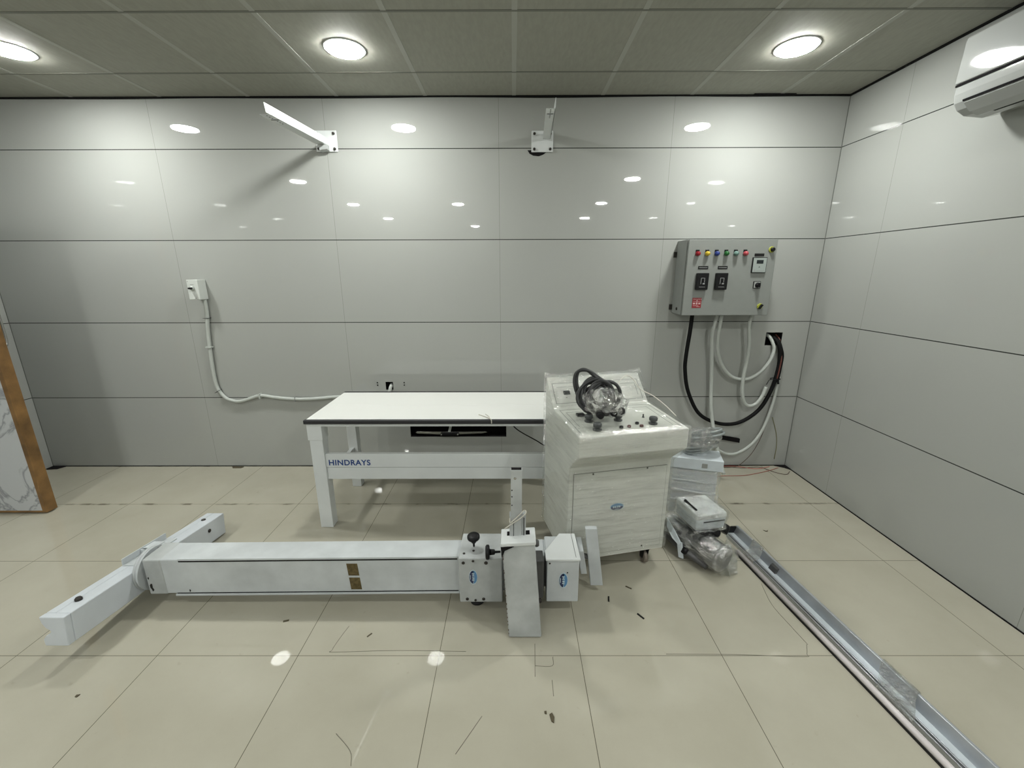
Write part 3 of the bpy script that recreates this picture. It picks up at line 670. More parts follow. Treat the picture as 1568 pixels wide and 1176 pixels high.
# end plates beyond the pulley box
obj('end_shaft', MB().cyl((.395, -1.415, .20), (.49, -1.44, .20), .013), M_housing, t)
obj('end_plate', MB().hexa([(.432, -1.470, .125), (.462, -1.470, .125), (.462, -1.385, .125), (.432, -1.385, .125), (.412, -1.470, .255), (.440, -1.470, .255), (.440, -1.385, .278), (.412, -1.385, .278)]), M_worn, t, .003)
obj('end_plate', MB().hexa([(.486, -1.455, .045), (.548, -1.455, .045), (.548, -1.432, .040), (.486, -1.432, .040), (.447, -1.452, .368), (.504, -1.452, .368), (.504, -1.430, .372), (.447, -1.430, .372)]), M_worn, t, .003)
# string tied round the guide
s = obj('tie_string', MB().tube(spline([(.060, -1.668, .515), (.085, -1.668, .535), (.125, -1.664, .562), (.150, -1.655, .583), (.143, -1.650, .592), (.120, -1.662, .575), (.085, -1.668, .545), (.081, -1.664, .562)], 8), .0026, 6), M_string)
tag(recentre(s), 'cream string tied round the upright guide of the fallen stand', 'string')

# ================================================================== WRAPPED STACK BEHIND THE CONSOLE
t = thing('cassette_unit', 'white and grey boxed unit under clear film, standing behind the console', 'equipment box', (1.142, -.712, 0), -.27)
bu_ = obj('body', MB().box(.005, .280, .012, .155, .0, .338), M_foam, t, .006, local=True)
for z in (.10, .17, .245): obj('foam_fold', MB().tube([(.004, .010, z), (.10, .006, z+.004), (.20, .007, z-.003), (.281, .010, z)], .007, 8), M_foam, bu_, local=True)
ld = obj('lid', MB().box(-.008, .305, -.004, .170, .336, .410), M_bluewhite, t, .003, local=True)
obj('lid_notch', MB().box(.178, .212, -.0055, .0, .352, .383), M_deskgroove, ld, .001, local=True)
obj('film_wrap', MB().hull([(x, y, z) for x in (-.014, .298) for y in (-.004, .166) for z in (.004, .332)], 4, .006, 16, 5), M_film_side, t, local=True)

t2 = thing('wrapped_hose_coil', 'coil of grey hose in crumpled clear film on top of the boxed unit', 'cable bundle', (1.33, -.68, .413))
for i in range(7):
    R_ = .075+.012*(i % 3); z0_ = .432+.022*i; cx_, cy_ = 1.315+.012*i*.6, -.665
    pts = [(cx_+math.cos(a)*R_*(1.0+.05*i), cy_+math.sin(a)*R_*.72, max(.424, z0_+.022*math.cos(a+.6))) for a in [2*math.pi*j/26 for j in range(26)]]
    obj('hose_loop', MB().tube(pts, .0085, 8, closed=True), M_greycable, t2)
hp = []
for i in range(50):
    d = Vector((rnd.gauss(0, 1), rnd.gauss(0, 1), rnd.gauss(0, 1))).normalized(); z = .50+d.z*.09; k_ = .75+.5*(z-.41)/.18
    hp.append((1.335+d.x*.128*k_+(z-.5)*.1, -.665+d.y*.10*k_, max(.4135, z+.012)))
obj('crumpled_film', MB().hull(hp, 3, .009, 30, 8), M_film_bag, t2)

# ================================================================== WRAPPED TUBE HEAD ON THE FLOOR
t = thing('wrapped_x_ray_tube', 'dark cylindrical tube head with white collimator box on top, wrapped in clear film', 'x-ray tube', (1.15, -1.17, 0))
a0, a1 = Vector((1.045, -.985, .093)), Vector((1.222, -1.315, .086)); dd = (a1-a0).normalized()
hs = obj('tube_housing', MB().lathe(a0, dd, [(0, .045), (.012, .068), (.10, .076), (.16, .082), (.24, .080), (.30, .072), (.345, .072), (.36, .066), (.372, .045)], 36), M_housing, t)
obj('end_cap', MB().lathe(a0+dd*.356, dd, [(0, .0735), (.014, .0735), (.020, .060), (.021, .02)], 36), simple('light_grey_cap', (.22, .22, .22), .35), hs)
cr = Vector((dd.y, -dd.x, 0)).normalized()
obj('tube_arm', MB().tube([a0+dd*.03-Vector((.01, .0, .015))+cr*.05, a0+dd*.18+cr*.078-Vector((0, 0, .035)), a0+dd*.33+cr*.075-Vector((0, 0, .05))], [.03, .026, .012], 14), M_housing, hs)
p_ = a0+dd*.10+cr*.085
mb_ = obj('mounting_bracket', MB().prism([p_+Vector(v) for v in [(.004, .10, .065), (.014, -.01, .040), (.020, -.075, .018), (.012, -.082, .000), (-.004, -.02, .006), (-.008, .06, .030)]], cr*.006), M_bluewhite, hs, .001)
obj('mounting_bracket', MB().hexa([p_+Vector(v) for v in [(.012, -.085, -.075), (.030, -.105, -.072), (.036, -.100, -.072), (.018, -.080, -.075), (.004, -.060, .010), (.022, -.085, .016), (.028, -.080, .016), (.010, -.055, .010)]]), M_bluewhite, hs, .001)
for pos, ax_, r_, l_ in [((1.28, -1.16, .15), (.5, .3, .6), .025, .05), ((1.07, -1.20, .06), (-1, -.4, .2), .02, .03), ((1.22, -1.18, .165), (.2, -.5, .4), .03, .03)]:
    obj('cable_gland', MB().lathe(pos, ax_, [(0, r_), (l_*.6, r_), (l_, r_*.7)], 18), M_black, hs)
# collimator box
bx = [(1.091, -1.233), (1.276, -1.195), (1.236, -1.000), (1.050, -1.032)]
def inset(k, c=(1.163, -1.115)): return [(c[0]+(x-c[0])*k, c[1]+(y-c[1])*k) for x, y in bx]
m_ = MB().hexa([(x, y, .196) for x, y in inset(.93)]+[(x, y, .272) for x, y in inset(1.0)])
cb_ = obj('collimator_box', m_, M_bluewhite, t, .012, bseg=3)
obj('collimator_lid', MB().hexa([(x, y, .264) for x, y in inset(1.01)]+[(x, y, .300) for x, y in inset(.97)]), M_white, cb_, .010, bseg=3)
q0, q1 = Vector((1.096, -1.2345, .252)), Vector((1.272, -1.198, .252)); dv = (q1-q0)
obj('slot_line', MB().prism([q0+dv*.22+Vector((0, -.001, 0)), q0+dv*.93+Vector((0, -.001, 0)), q0+dv*.93+Vector((0, -.001, .004)), q0+dv*.22+Vector((0, -.001, .004))], (0, .004, 0)), M_blacktx, cb_)
obj('lever', MB().tube([(1.083, -1.085, .306), (1.092, -1.12, .306), (1.107, -1.185, .306)], [.010, .006, .005], 10), M_black, cb_)
obj('mount_neck', MB().lathe((1.163, -1.115, .150), (0, 0, 1), [(0, .07), (.03, .06), (.05, .06)], 24), M_black, cb_)
hp = []
for s_ in (0, .2, .4, .6, .8, 1):
    c_ = a0+(a1-a0)*s_*1.08; r_ = .088 if s_ < 1 else .08
    for k in range(10):
        a = 2*math.pi*k/10; p = c_+cr*math.cos(a)*r_+Vector((0, 0, 1))*math.sin(a)*r_; p.z = max(.004, p.z); hp.append(p)
obj('film_wrap', MB().hull(hp, 3, .006, 26, 3), M_film_side, t)
obj('film_wrap', MB().hull([(x, y, z) for (x, y) in inset(1.05) for z in (.19, .306)], 4, .004, 30, 4), M_film_loose, t)
m_ = MB().hull([(1.285, -1.23, .004), (1.33, -1.27, .003), (1.30, -1.33, .003), (1.27, -1.22, .19), (1.275, -1.20, .05), (1.28, -1.30, .06), (1.24, -1.36, .004)], 3, .008, 30, 9)
obj('film_tail', m_, M_film_loose, t)

# ================================================================== RAILS ON THE FLOOR AT THE RIGHT
def rail_pt(d, x_, z_):   # d: distance towards the viewer from the far end
    return Vector((1.396+.109*d+x_, -.945-d, z_))
LEN = 2.0
def extr(prof, d0, d1, mt, name, parent, bevel=.0008): 
    return obj(name, MB().prism([rail_pt(d0, x, z) for x, z in prof], rail_pt(d1, 0, 0)-rail_pt(d0, 0, 0)), mt, parent, bevel)
t = thing('aluminium_rail', 'long silver channel rail lying on the floor by the right wall, film bands round it', 'rail', tuple(rail_pt(1, .04, 0)))
web = extr([(.028, .001), (.070, .001), (.070, .006), (.028, .006)], 0, LEN, M_alu_lt, 'channel_web', t)
extr([(.070, .001), (.074, .001), (.090, .046), (.0975, .048), (.0975, .051), (.086, .051), (.070, .006)], 0, LEN, M_alu, 'side_flange', t)
extr([(.004, .001), (.028, .001), (.028, .022), (.024, .022), (.024, .012), (.018, .012), (.018, .026), (.014, .026), (.014, .012), (.008, .012), (.008, .022), (.004, .022)], .04, LEN, M_alu, 'track_flange', t)
extr([(.008, .012), (.014, .012), (.014, .013), (.008, .013)], .05, LEN, simple('brown_grime', (.10, .085, .07), .8), 'track_grime', t)
obj('end_cap', MB().prism([rail_pt(-.004, x, z) for x, z in [(.028, .001), (.086, .001), (.096, .045), (.060, .045), (.03, .03)]], rail_pt(.014, 0, 0)-rail_pt(0, 0, 0)), M_black, t)
for d in (.33,): obj('stop_block', MB().prism([rail_pt(d, x, z) for x, z in [(.060, .006), (.074, .006), (.088, .042), (.070, .030)]], rail_pt(.05, 0, 0)-rail_pt(0, 0, 0)), M_housing, t, .001)
for d0, d1, sd in [(.175, .265, 1), (.975, 1.115, 2)]:
    m_ = MB(); bm = m_.bm; rows = []
    pr = [(-.002, .001), (-.004, .026), (.012, .032), (.04, .034), (.07, .046), (.092, .056), (.103, .054), (.102, .001)]
    pr2 = []
    for a, b_ in zip(pr, pr[1:]):
        for k in range(4): pr2.append((a[0]+(b_[0]-a[0])*k/4, a[1]+(b_[1]-a[1])*k/4))
    pr2.append(pr[-1])
    for i in range(15):
        d = d0+(d1-d0)*i/14; skew = -.0
        rows.append([bm.verts.new(rail_pt(d+.02*math.sin(x*30+sd)+.035*(.05-x)/.05*.6, x+.002*noise.noise(Vector((d*60, x*90, sd))), max(.001, z+.004*noise.noise(Vector((d*70, x*100, sd+5)))))) for x, z in pr2])
    for A_, B_ in zip(rows, rows[1:]):
        for k in range(len(pr2)-1): f = bm.faces.new([A_[k], A_[k+1], B_[k+1], B_[k]]); f.smooth = True
    obj('film_band', m_, M_film_bag, t)
tr = obj('round_edge_tube', MB().prism([rail_pt(.20, -.026+.0125*math.cos(a), .014+.0125*math.sin(a)) for a in [2*math.pi*k/16 for k in range(16)]], rail_pt(LEN, 0, 0)-rail_pt(.20, 0, 0)), M_pvc)
for p in tr.data.polygons: p.use_smooth = len(p.vertices) == 4
tag(recentre(tr), 'thin pinkish white tube lying along the left side of the channel rail', 'tube')
dk = obj('black_strip', MB().prism([rail_pt(.20, x, z) for x, z in [(-.0415, .0005), (-.039, .0005), (-.039, .010), (-.0415, .010)]], rail_pt(LEN, 0, 0)-rail_pt(.20, 0, 0)), M_black)
tag(recentre(dk), 'thin black strip lying on the floor against the pinkish white tube', 'strip')

# ================================================================== SWITCH CABINET ON THE WALL
t = thing('switch_cabinet', 'light grey electrical switch cabinet with coloured indicator lamps on the back wall', 'electrical cabinet', (1.63, -.001, 1.27))
PX0, PX1, PZ0, PZ1, PY = 1.308, 1.925, 1.276, 1.795, -.20
obj('body', MB().box(PX0, PX1-.004, PY+.024, -.001, PZ0, PZ1), M_panel, t, .004)
obj('gasket', MB().box(PX0+.006, PX1-.008, PY+.018, PY+.026, PZ0+.006, PZ1-.006), M_black, t)
dr = obj('cabinet_door', MB().box(PX0+.004, PX1, PY, PY+.019, PZ0-.002, PZ1-.002), M_panel, t, .003)
fx = PX0+.012; yf = PY-.0005
def ppt(u, v):   # place on the door from zoomed measurements of the front (fraction across, fraction down)
    return PX0+.004+(PX1-PX0-.004)*u, PZ1-(PZ1-PZ0)*v
cols = [M_red, M_yel, M_blue, M_grn, M_teal, M_pink]
for i, c_ in enumerate(cols):
    x, z = ppt(.105+.1075*i, .185)
    base = obj('lamp_plate', MB().box(x-.013, x+.013, yf-.003, yf+.001, z-.010, z+.026), M_black, dr, .001)
    obj('indicator_lamp', MB().lathe((x+.001, yf-.002, z), (0, -1, 0), [(0, .0155), (.006, .0165), (.012, .015), (.020, .014), (.026, .010), (.028, .004)], 22), c_, base)
for (u0_, u1_) in [(.13, .245), (.355, .465)]:
    x0, z1_ = ppt(u0_, .345); x1, z0_ = ppt(u1_, .385)
    npl = obj('name_plate', MB().box(x0, x1, yf-.002, yf+.001, z0_, z1_), M_blacktx, dr)
    obj('plate_print', MB().box(x0+.006, x1-.006, yf-.0026, yf-.002, z0_+.0085, z0_+.0115), M_greytx, npl)
for (u0_, u1_) in [(.125, .250), (.345, .468)]:
    x0, z1_ = ppt(u0_-.01, .435); x1, z0_ = ppt(u1_, .655)
    br_ = obj('breaker', MB().box(x0, x1, yf-.026, yf+.001, z0_, z1_), M_black, dr, .005)
    xm, zm = (x0+x1)/2, (z0_+z1_)/2
    m_ = MB().box(xm-.014, xm-.011, yf-.0275, yf-.026, zm-.018, zm+.024).box(xm+.010, xm+.013, yf-.0275, yf-.026, zm-.006, zm+.024).box(xm-.014, xm+.013, yf-.0275, yf-.026, zm+.021, zm+.024).box(xm+.0, xm+.014, yf-.0275, yf-.026, zm-.020, zm-.010)
    obj('breaker_window', m_, M_greytx, br_); obj('breaker_toggle', MB().box(xm-.006, xm+.005, yf-.034, yf-.025, zm-.004, zm+.012), M_black, br_, .002)
    obj('breaker_print', MB().box(xm-.022, xm+.020, yf-.0268, yf-.026, z0_+.018, z0_+.0205), M_greytx, br_)
# warning sign
x0, z1_ = ppt(.105, .765); x1, z0_ = ppt(.210, .900)
sg = obj('warning_sign', MB().box(x0, x1, yf-.0012, yf+.001, z0_, z1_), M_sign, dr)
text_obj('sign_writing', 'DANGER', M_signtx, .0145, (x0+.005, yf-.0016, z1_-.0145), (1, 0, 0), (0, 0, 1), sg, .0003)
m_ = MB(); H_ = z1_-z0_
for a, b_, c_, d_ in [(.08, .92, .34, .37), (.08, .32, .48, .64), (.42, .58, .44, .66), (.68, .9, .48, .64), (.1, .7, .76, .80), (.46, .56, .22, .33), (.5, .88, .86, .89)]:
    m_.box(x0+(x1-x0)*a, x0+(x1-x0)*b_, yf-.0018, yf-.0011, z1_-H_*d_, z1_-H_*c_)
obj('sign_print', m_, M_signtx, sg)
# meter
x0, z1_ = ppt(.735, .235); x1, z0_ = ppt(.895, .435)
mt_ = obj('meter', MB().box(x0, x1, yf-.012, yf+.001, z0_, z1_), M_blacktx, dr, .001)
obj('meter_face', MB().box(x0+.004, x1-.004, yf-.0135, yf-.011, z0_+.004, z1_-.004), simple('meter_face_paint', (.34, .385, .365), .4), mt_)
obj('meter_display', MB().box(x0+.026, x1-.026, yf-.0145, yf-.013, z1_-.042, z1_-.018), M_lcd, mt_)
text_obj('meter_letter', 'A', M_blacktx, .016, ((x0+x1)/2-.006, yf-.0138, z0_+.034), (1, 0, 0), (0, 0, 1), mt_, .0003)
obj('meter_print', MB().box(x0+.014, x0+.022, yf-.0142, yf-.0134, z0_+.010, z0_+.024).box(x0+.03, x1-.014, yf-.0142, yf-.0134, z0_+.012, z0_+.015), M_greytx, mt_)
x0, z1_ = ppt(.755, .185); x1, z0_ = ppt(.862, .220)
obj('name_plate', MB().box(x0, x1, yf-.002, yf+.001, z0_, z1_), M_blacktx, dr)
# selector switch
x0, z1_ = ppt(.783, .545); x1, z0_ = ppt(.865, .640); xm, zm = (x0+x1)/2, (z0_+z1_)/2
sw = obj('selector_switch', MB().box(x0, x1, yf-.006, yf+.001, z0_, z1_), M_blacktx, dr, .001)
obj('switch_face', MB().box(x0+.004, x1-.004, yf-.0072, yf-.005, z0_+.004, z1_-.004), simple('switch_face_grey', (.38, .40, .38), .4), sw)
obj('switch_knob', MB().lathe((xm+.003, yf-.007, zm-.002), (0, -1, 0), [(0, .018), (.006, .017), (.010, .013), (.020, .012)], 20).box(xm-.004, xm+.010, yf-.034, yf-.008, zm-.016, zm+.014), M_black, sw)
# door locks
for u, v, hl in [(.935, .135, 0), (.895, .880, 1)]:
    x, z = ppt(u, v); lk = obj('door_lock', MB().lathe((x, yf+.0005, z), (0, -1, 0), [(0, .020), (.004, .021), (.007, .018)], 24), M_ylg, dr)
    obj('lock_key', MB().lathe((x+.003, yf-.006, z), (0, -1, 0), [(0, .014), (.014, .014), (.018, .010)], 18) if not hl else MB().hexa([(x-.014, yf-.020, z-.016), (x-.004, yf-.020, z-.020), (x-.004, yf-.005, z-.020), (x-.014, yf-.005, z-.016), (x+.004, yf-.020, z+.016), (x+.018, yf-.020, z+.010), (x+.018, yf-.005, z+.010), (x+.004, yf-.005, z+.016)]), M_black, lk, .001)
# side bracket, screw and bottom glands
obj('side_screw', MB().lathe((PX0, -.10, 1.315), (-1, 0, 0), [(0, .011), (.004, .011), (.006, .007)], 14), M_bolt, t)
obj('wall_lug', MB().box(PX0-.022, PX0+.002, -.010, -.001, 1.68, 1.72).box(PX0-.022, PX0+.002, -.010, -.001, 1.30, 1.34), M_bolt, t, .001)

# ---- cables hanging from the cabinet
def cable(name, pts, r, mt, label, cat='cable', seg=12, n=10):
    o = obj(name, MB().tube(spline(pts, n), r, seg), mt); return tag(recentre(o), label, cat)
cable('black_cable', [(1.436, -.085, 1.276), (1.432, -.085, 1.15), (1.425, -.075, .95), (1.435, -.065, .83), (1.478, -.06, .665), (1.58, -.055, .487), (1.72, -.052, .405), (1.86, -.05, .388), (1.975, -.05, .430), (2.08, -.048, .530), (2.145, -.045, .69), (2.168, -.045, .85), (2.165, -.045, .95), (2.150, -.035, 1.03), (2.135, .005, 1.075), (2.128, .05, 1.09)], .0145, M_rubber, 'thick black cable looping from under the cabinet to the wall opening')
cable('flat_black_cable', [(2.158, .05, 1.085), (2.168, .0, 1.06), (2.178, -.035, 1.0), (2.192, -.04, .94), (2.190, -.04, .84), (2.182, -.045, .76), (2.178, -.06, .725)], .008, M_rubber, 'short black cable tail hanging from the wall opening beside the thick loop')
cable('red_brown_wire', [(2.165, .05, 1.10), (2.172, .0, 1.065), (2.170, -.03, 1.0), (2.172, -.058, .93), (2.166, -.064, .84), (2.16, -.064, .77)], .005, simple('red_brown_insulation', (.13, .04, .03), .4), 'thin red brown wire among the black cables at the wall opening', 'wire')
cable('white_conduit_pipe', [(1.617, -.10, 1.276), (1.600, -.09, 1.13), (1.622, -.07, 1.0), (1.640, -.06, .87), (1.660, -.05, .70), (1.672, -.06, .55), (1.69, -.08, .42), (1.70, -.14, .30), (1.72, -.2, .16), (1.74, -.26, .05)], .0135, M_conduit, 'white conduit pipe dropping straight from the cabinet behind the hose coil', 'pipe')
cable('white_conduit_pipe', [(1.640, -.12, 1.276), (1.640, -.10, 1.10), (1.672, -.075, .97), (1.73, -.06, .86), (1.80, -.055, .790), (1.87, -.052, .764), (1.95, -.05, .768), (2.03, -.048, .82), (2.092, -.045, .905), (2.118, -.035, .99), (2.112, -.02, 1.04), (2.098, .01, 1.085), (2.092, .05, 1.10)], .0125, M_conduit, 'white conduit pipe curving from the cabinet bottom up into the wall opening', 'pipe')
wc = cable('white_conduit_pipe', [(1.868, -.12, 1.276), (1.862, -.10, 1.19), (1.888, -.09, 1.05), (1.895, -.08, .92), (1.893, -.07, .80), (1.900, -.065, .68), (1.93, -.06, .58), (1.975, -.058, .545), (2.03, -.058, .565), (2.07, -.058, .63), (2.088, -.058, .70)], .0125, M_conduit, 'white conduit pipe with an open upturned end hanging below the cabinet', 'pipe')
cable('white_conduit_pipe', [(1.50, -.55, .43), (1.56, -.40, .30), (1.66, -.15, .205), (1.75, -.06, .175), (1.86, -.045, .125), (1.95, -.045, .135), (2.05, -.045, .21), (2.12, -.045, .33), (2.165, -.04, .50), (2.185, -.035, .63), (2.190, -.035, .78)], .0115, M_conduit, 'white conduit pipe sagging low along the wall near the corner', 'pipe')
o = obj('black_bar', MB().hexa([(1.785, -.022, .247), (1.965, -.022, .212), (1.965, -.002, .212), (1.785, -.002, .247), (1.785, -.022, .282), (1.965, -.022, .248), (1.965, -.002, .248), (1.785, -.002, .282)]), M_void, bevel=.001)
tag(recentre(o), 'short black bar on the wall low down, right of the hose coil', 'bar')
# cable tie
o = obj('cable_tie', MB().tube([(2.155+.034*math.cos(a), -.050+.030*math.sin(a), .765) for a in [2*math.pi*k/18 for k in range(18)]], .003, 6, closed=True).tube([(2.122, -.06, .765), (2.10, -.062, .755), (2.085, -.062, .72)], .0022, 6), M_blacktx)
tag(recentre(o), 'thin cable tie round the black cables under the wall opening', 'cable tie')
# thin wires along wall and floor
cable('thin_wire', [(2.185, -.012, .62), (2.172, -.008, .45), (2.150, -.008, .28), (2.09, -.010, .12), (2.00, -.020, .02), (1.93, -.04, .004), (1.80, -.05, .004)], .0022, M_brownwire, 'thin brown wire running down the wall to the floor in the right corner', 'wire', 6)
cable('thin_wire', [(2.212, -.006, .43), (2.262, -.006, .30), (2.285, -.006, .18), (2.285, -.006, .06)], .0022, simple('yellow_green_wire', (.22, .21, .08), .5), 'short olive wire on the wall closest to the right corner', 'wire', 6)
cable('thin_wire', [(1.62, -.10, .003), (1.85, -.035, .003), (2.0, -.055, .003), (2.15, -.04, .003), (2.22, -.13, .003), (2.29, -.17, .003), (2.35, -.12, .003)], .0025, M_brownwire, 'brown wire lying on the floor and curling into the right corner', 'wire', 6)
cable('thin_wire', [(1.60, -.25, .003), (1.74, -.20, .003), (1.93, -.19, .003), (2.07, -.15, .003), (2.2, -.10, .003), (2.30, -.05, .003)], .0022, M_copper, 'reddish wire lying on the floor nearest the viewer, by the boxed unit', 'wire', 6)
cable('thin_wire', [(1.60, -.06, .003), (1.78, -.03, .003), (1.95, -.02, .003), (2.10, -.07, .003), (2.24, -.03, .003)], .0020, simple('bright_red_wire', (.5, .06, .04), .5), 'bright red wire lying on the floor along the foot of the back wall', 'wire', 6)
cable('thin_black_cable', [(-.02, -.295, .679), (.03, -.30, .58), (.088, -.30, .485), (.117, -.30, .449), (.166, -.30, .413), (.265, -.30, .355), (.324, -.30, .317), (.40, -.30, .28), (.43, -.30, .15), (.44, -.33, .006)], .0045, M_rubber, 'thin black cable slanting down between table and console', 'cable', 8)

# ================================================================== WALL BRACKETS
def bracket(px, pz, label, tipx, tipz, slope):
    t = thing('wall_bracket', label, 'bracket', (px, 0, pz-.07))
    pl = obj('mounting_plate', MB().box(px-.075, px+.075, -.0105, -.001, pz-.066, pz+.068), M_white, t, .008, bseg=3)
    for sx in (-1, 1):
        for sz in (-1, 1):
            bolt('bolt', (px+sx*.055, -.010, pz+sz*.048), (0, -1, 0), .009, .014, M_bolt, pl, 12)
    return t
t = bracket(-1.195, 2.458, 'white angle-iron wall bracket on the left, its arm brightly lit by the lamp', 0, 0, 0)
def angle(t, bx, bz, tx, ty, tz, flange_w, hgt):
    """angle iron: flat bottom flange, upright flange on the right side with a slanted tip"""
    B = Vector((bx, -.008, bz)); T = Vector((tx, ty, tz)); e = (T-B)
    th = .004; wv_ = Vector((-flange_w, 0, 0)); hv_ = Vector((0, 0, hgt))
    m_ = MB().hexa([B+wv_, B, B+e*.92, B+e*.92+wv_, B+wv_+Vector((0, 0, th)), B+Vector((0, 0, th)), B+e*.92+Vector((0, 0, th)), B+e*.92+wv_+Vector((0, 0, th))])
    a = obj('bottom_flange', m_, M_white, t, .0006)
    x_ = Vector((-th, 0, 0))
    m_ = MB().prism([B, B+e*.985, B+e+hv_, B+hv_], x_)
    v_ = obj('upright_flange', m_, M_white, t, .0006)
    h_ = MB()
    for k in range(7):
        p = B+e*(.90-.035*k)+wv_*.5; h_.cyl(p+Vector((0, 0, -.0006)), p+Vector((0, 0, .001)), .0042, seg=10)
    p = B+e*.80; h_.hexa([p+wv_*.85+Vector((0, 0, -.0008)), p+wv_*.15+Vector((0, 0, -.0008)), p+wv_*.15+Vector((0, .008, -.0008)), p+wv_*.85+Vector((0, .008, -.0008)), p+wv_*.85, p+wv_*.15, p+wv_*.15+Vector((0, .008, 0)), p+wv_*.85+Vector((0, .008, 0))])
    obj('drilled_hole', h_, M_void, a)
angle(t, -1.176, 2.428, -1.283, -.60, 2.445, .066, .047)
obj('elbow_block', MB().hexa([(-1.232, -.05, 2.392), (-1.178, -.05, 2.40), (-1.178, -.008, 2.395), (-1.232, -.008, 2.385), (-1.236, -.06, 2.43), (-1.180, -.06, 2.43), (-1.178, -.008, 2.43), (-1.232, -.008, 2.43)]), M_arm, t, .002)
t = bracket(.302, 2.452, 'white angle-iron wall bracket near the middle, pointing at the viewer', 0, 0, 0)
angle(t, .358, 2.468, .338, -.60, 2.468, .053, .040)
# ragged hole behind the bracket
m_ = MB(); P = [(.20, -.0015, 2.40), (.215, -.0015, 2.378), (.24, -.0015, 2.366), (.28, -.0015, 2.362), (.31, -.0015, 2.372), (.33, -.0015, 2.386), (.33, -.0015, 2.402)]
m_.prism(P, (0, .001, 0)); obj('plaster_hole', m_, M_void, t)

# ================================================================== SWITCH BOX AND CONDUIT ON THE LEFT
t = thing('socket_box', 'small white surface-mounted socket box on the back wall at the left', 'socket', (-2.248, 0, 1.385))
bx_ = obj('box', MB().box(-2.280, -2.219, -.080, -.001, 1.387, 1.531), M_sock, t, .003)
obj('front_plate', MB().box(-2.300, -2.218, -.088, -.078, 1.388, 1.531), M_sock, t, .003)
kn = obj('rotary_knob', MB().lathe((-2.262, -.088, 1.470), (0, -1, 0), [(0, .017), (.006, .017), (.016, .013), (.020, .012)], 20), M_conduit, t)
obj('knob_grip', MB().box(-2.273, -2.249, -.122, -.104, 1.464, 1.476), M_black, kn, .002)
obj('print_mark', MB().box(-2.275, -2.250, -.0886, -.088, 1.494, 1.4965).box(-2.293, -2.289, -.0886, -.088, 1.516, 1.520), M_blacktx, t)
bolt('screw', (-2.25, -.088, 1.398), (0, -1, 0), .003, .001, M_bolt, t, 10)
cp = [(-2.236, -.022, 1.387), (-2.240, -.020, 1.28), (-2.258, -.018, 1.15), (-2.268, -.018, 1.02), (-2.276, -.018, .85), (-2.270, -.018, .70), (-2.222, -.018, .613), (-2.165, -.018, .585), (-2.095, -.018, .580), (-1.956, -.018, .622), (-1.90, -.018, .624), (-1.827, -.018, .612), (-1.72, -.018, .600), (-1.618, -.018, .596), (-1.48, -.018, .600), (-1.353, -.018, .612), (-1.20, -.018, .617), (-1.05, -.018, .620), (-.94, -.022, .628), (-.895, -.024, .655), (-.885, -.01, .690), (-.885, .03, .705)]
o = obj('conduit_pipe', MB().tube(spline(cp, 8), .0135, 14), M_conduit)
tag(recentre(o), 'white conduit pipe curving along the wall from the socket box to the table', 'pipe')
for (x, z, ver, mt, nm) in [(-2.270, 1.02, 0, M_conduit, 0), (-1.935, .624, 1, M_conduit, 1), (-2.247, 1.245, 0, M_blacktx, 2), (-1.655, .597, 1, M_greytx, 3), (-2.266, .665, 2, M_blacktx, 4)]:
    w_ = .011 if nm in (0, 1) else .002
    if ver == 1: m_ = MB().box(x-w_/2, x+w_/2, -.036, -.001, z-.020, z+.020)
    elif ver == 0: m_ = MB().box(x-.022, x+.022, -.036, -.001, z-w_/2, z+w_/2)
    else: m_ = MB().hexa([(x-.02, -.036, z-.014), (x+.02, -.036, z+.010), (x+.02, -.001, z+.010), (x-.02, -.001, z-.014), (x-.02, -.036, z-.012), (x+.02, -.036, z+.012), (x+.02, -.001, z+.012), (x-.02, -.001, z-.012)])
    o = obj('pipe_clip', m_, mt, bevel=.001)
    lab = ['white clip on the upright run of the conduit, below the socket box', 'white clip on the level run of the conduit, left of the table', 'dark thin clip on the conduit just below the socket box', 'thin grey clip on the conduit nearest the table', 'dark thin clip on the conduit at the start of its bend'][nm]
    tag(recentre(o), lab, 'clip')
# screw plugs round the small opening above the table
for x, z, lb in [(-.990, .727, 'upper left'), (-.990, .706, 'lower left'), (-.776, .727, 'upper right'), (-.776, .706, 'lower right')]:
    o = obj('wall_plug', MB().cyl((x, -.002, z), (x, .0, z), .0055, seg=12), M_blacktx)
    tag(recentre(o), 'small dark wall plug, %s of the four round the wall opening above the table' % lb, 'wall plug')
# pull bar lying in the long wall slot
t = thing('slotted_bar', 'flat silver bar with a black centre lying in the dark wall slot under the table', 'bar', (-.42, .03, .262))
obj('bar', MB().prism([(-.713, .012, .296), (-.70, .012, .287), (-.52, .012, .278), (-.35, .012, .279), (-.16, .012, .287), (-.115, .012, .297), (-.135, .012, .303), (-.42, .012, .300), (-.70, .012, .304)], (0, .02, 0)), M_steel, t, .001)
obj('grip', MB().box(-.505, -.355, -.006, .010, .270, .297), M_black, t, .006)
obj('stem', MB().hexa([(-.445, .02, .300), (-.425, .02, .300), (-.425, .03, .300), (-.445, .03, .300), (-.430, .02, .358), (-.408, .02, .358), (-.408, .03, .358), (-.430, .03, .358)]), M_conduit, t)
for x in (-.497, -.363): bolt('screw', (x, -.006, .284), (0, -1, 0), .006, .002, M_steel, t, 12)

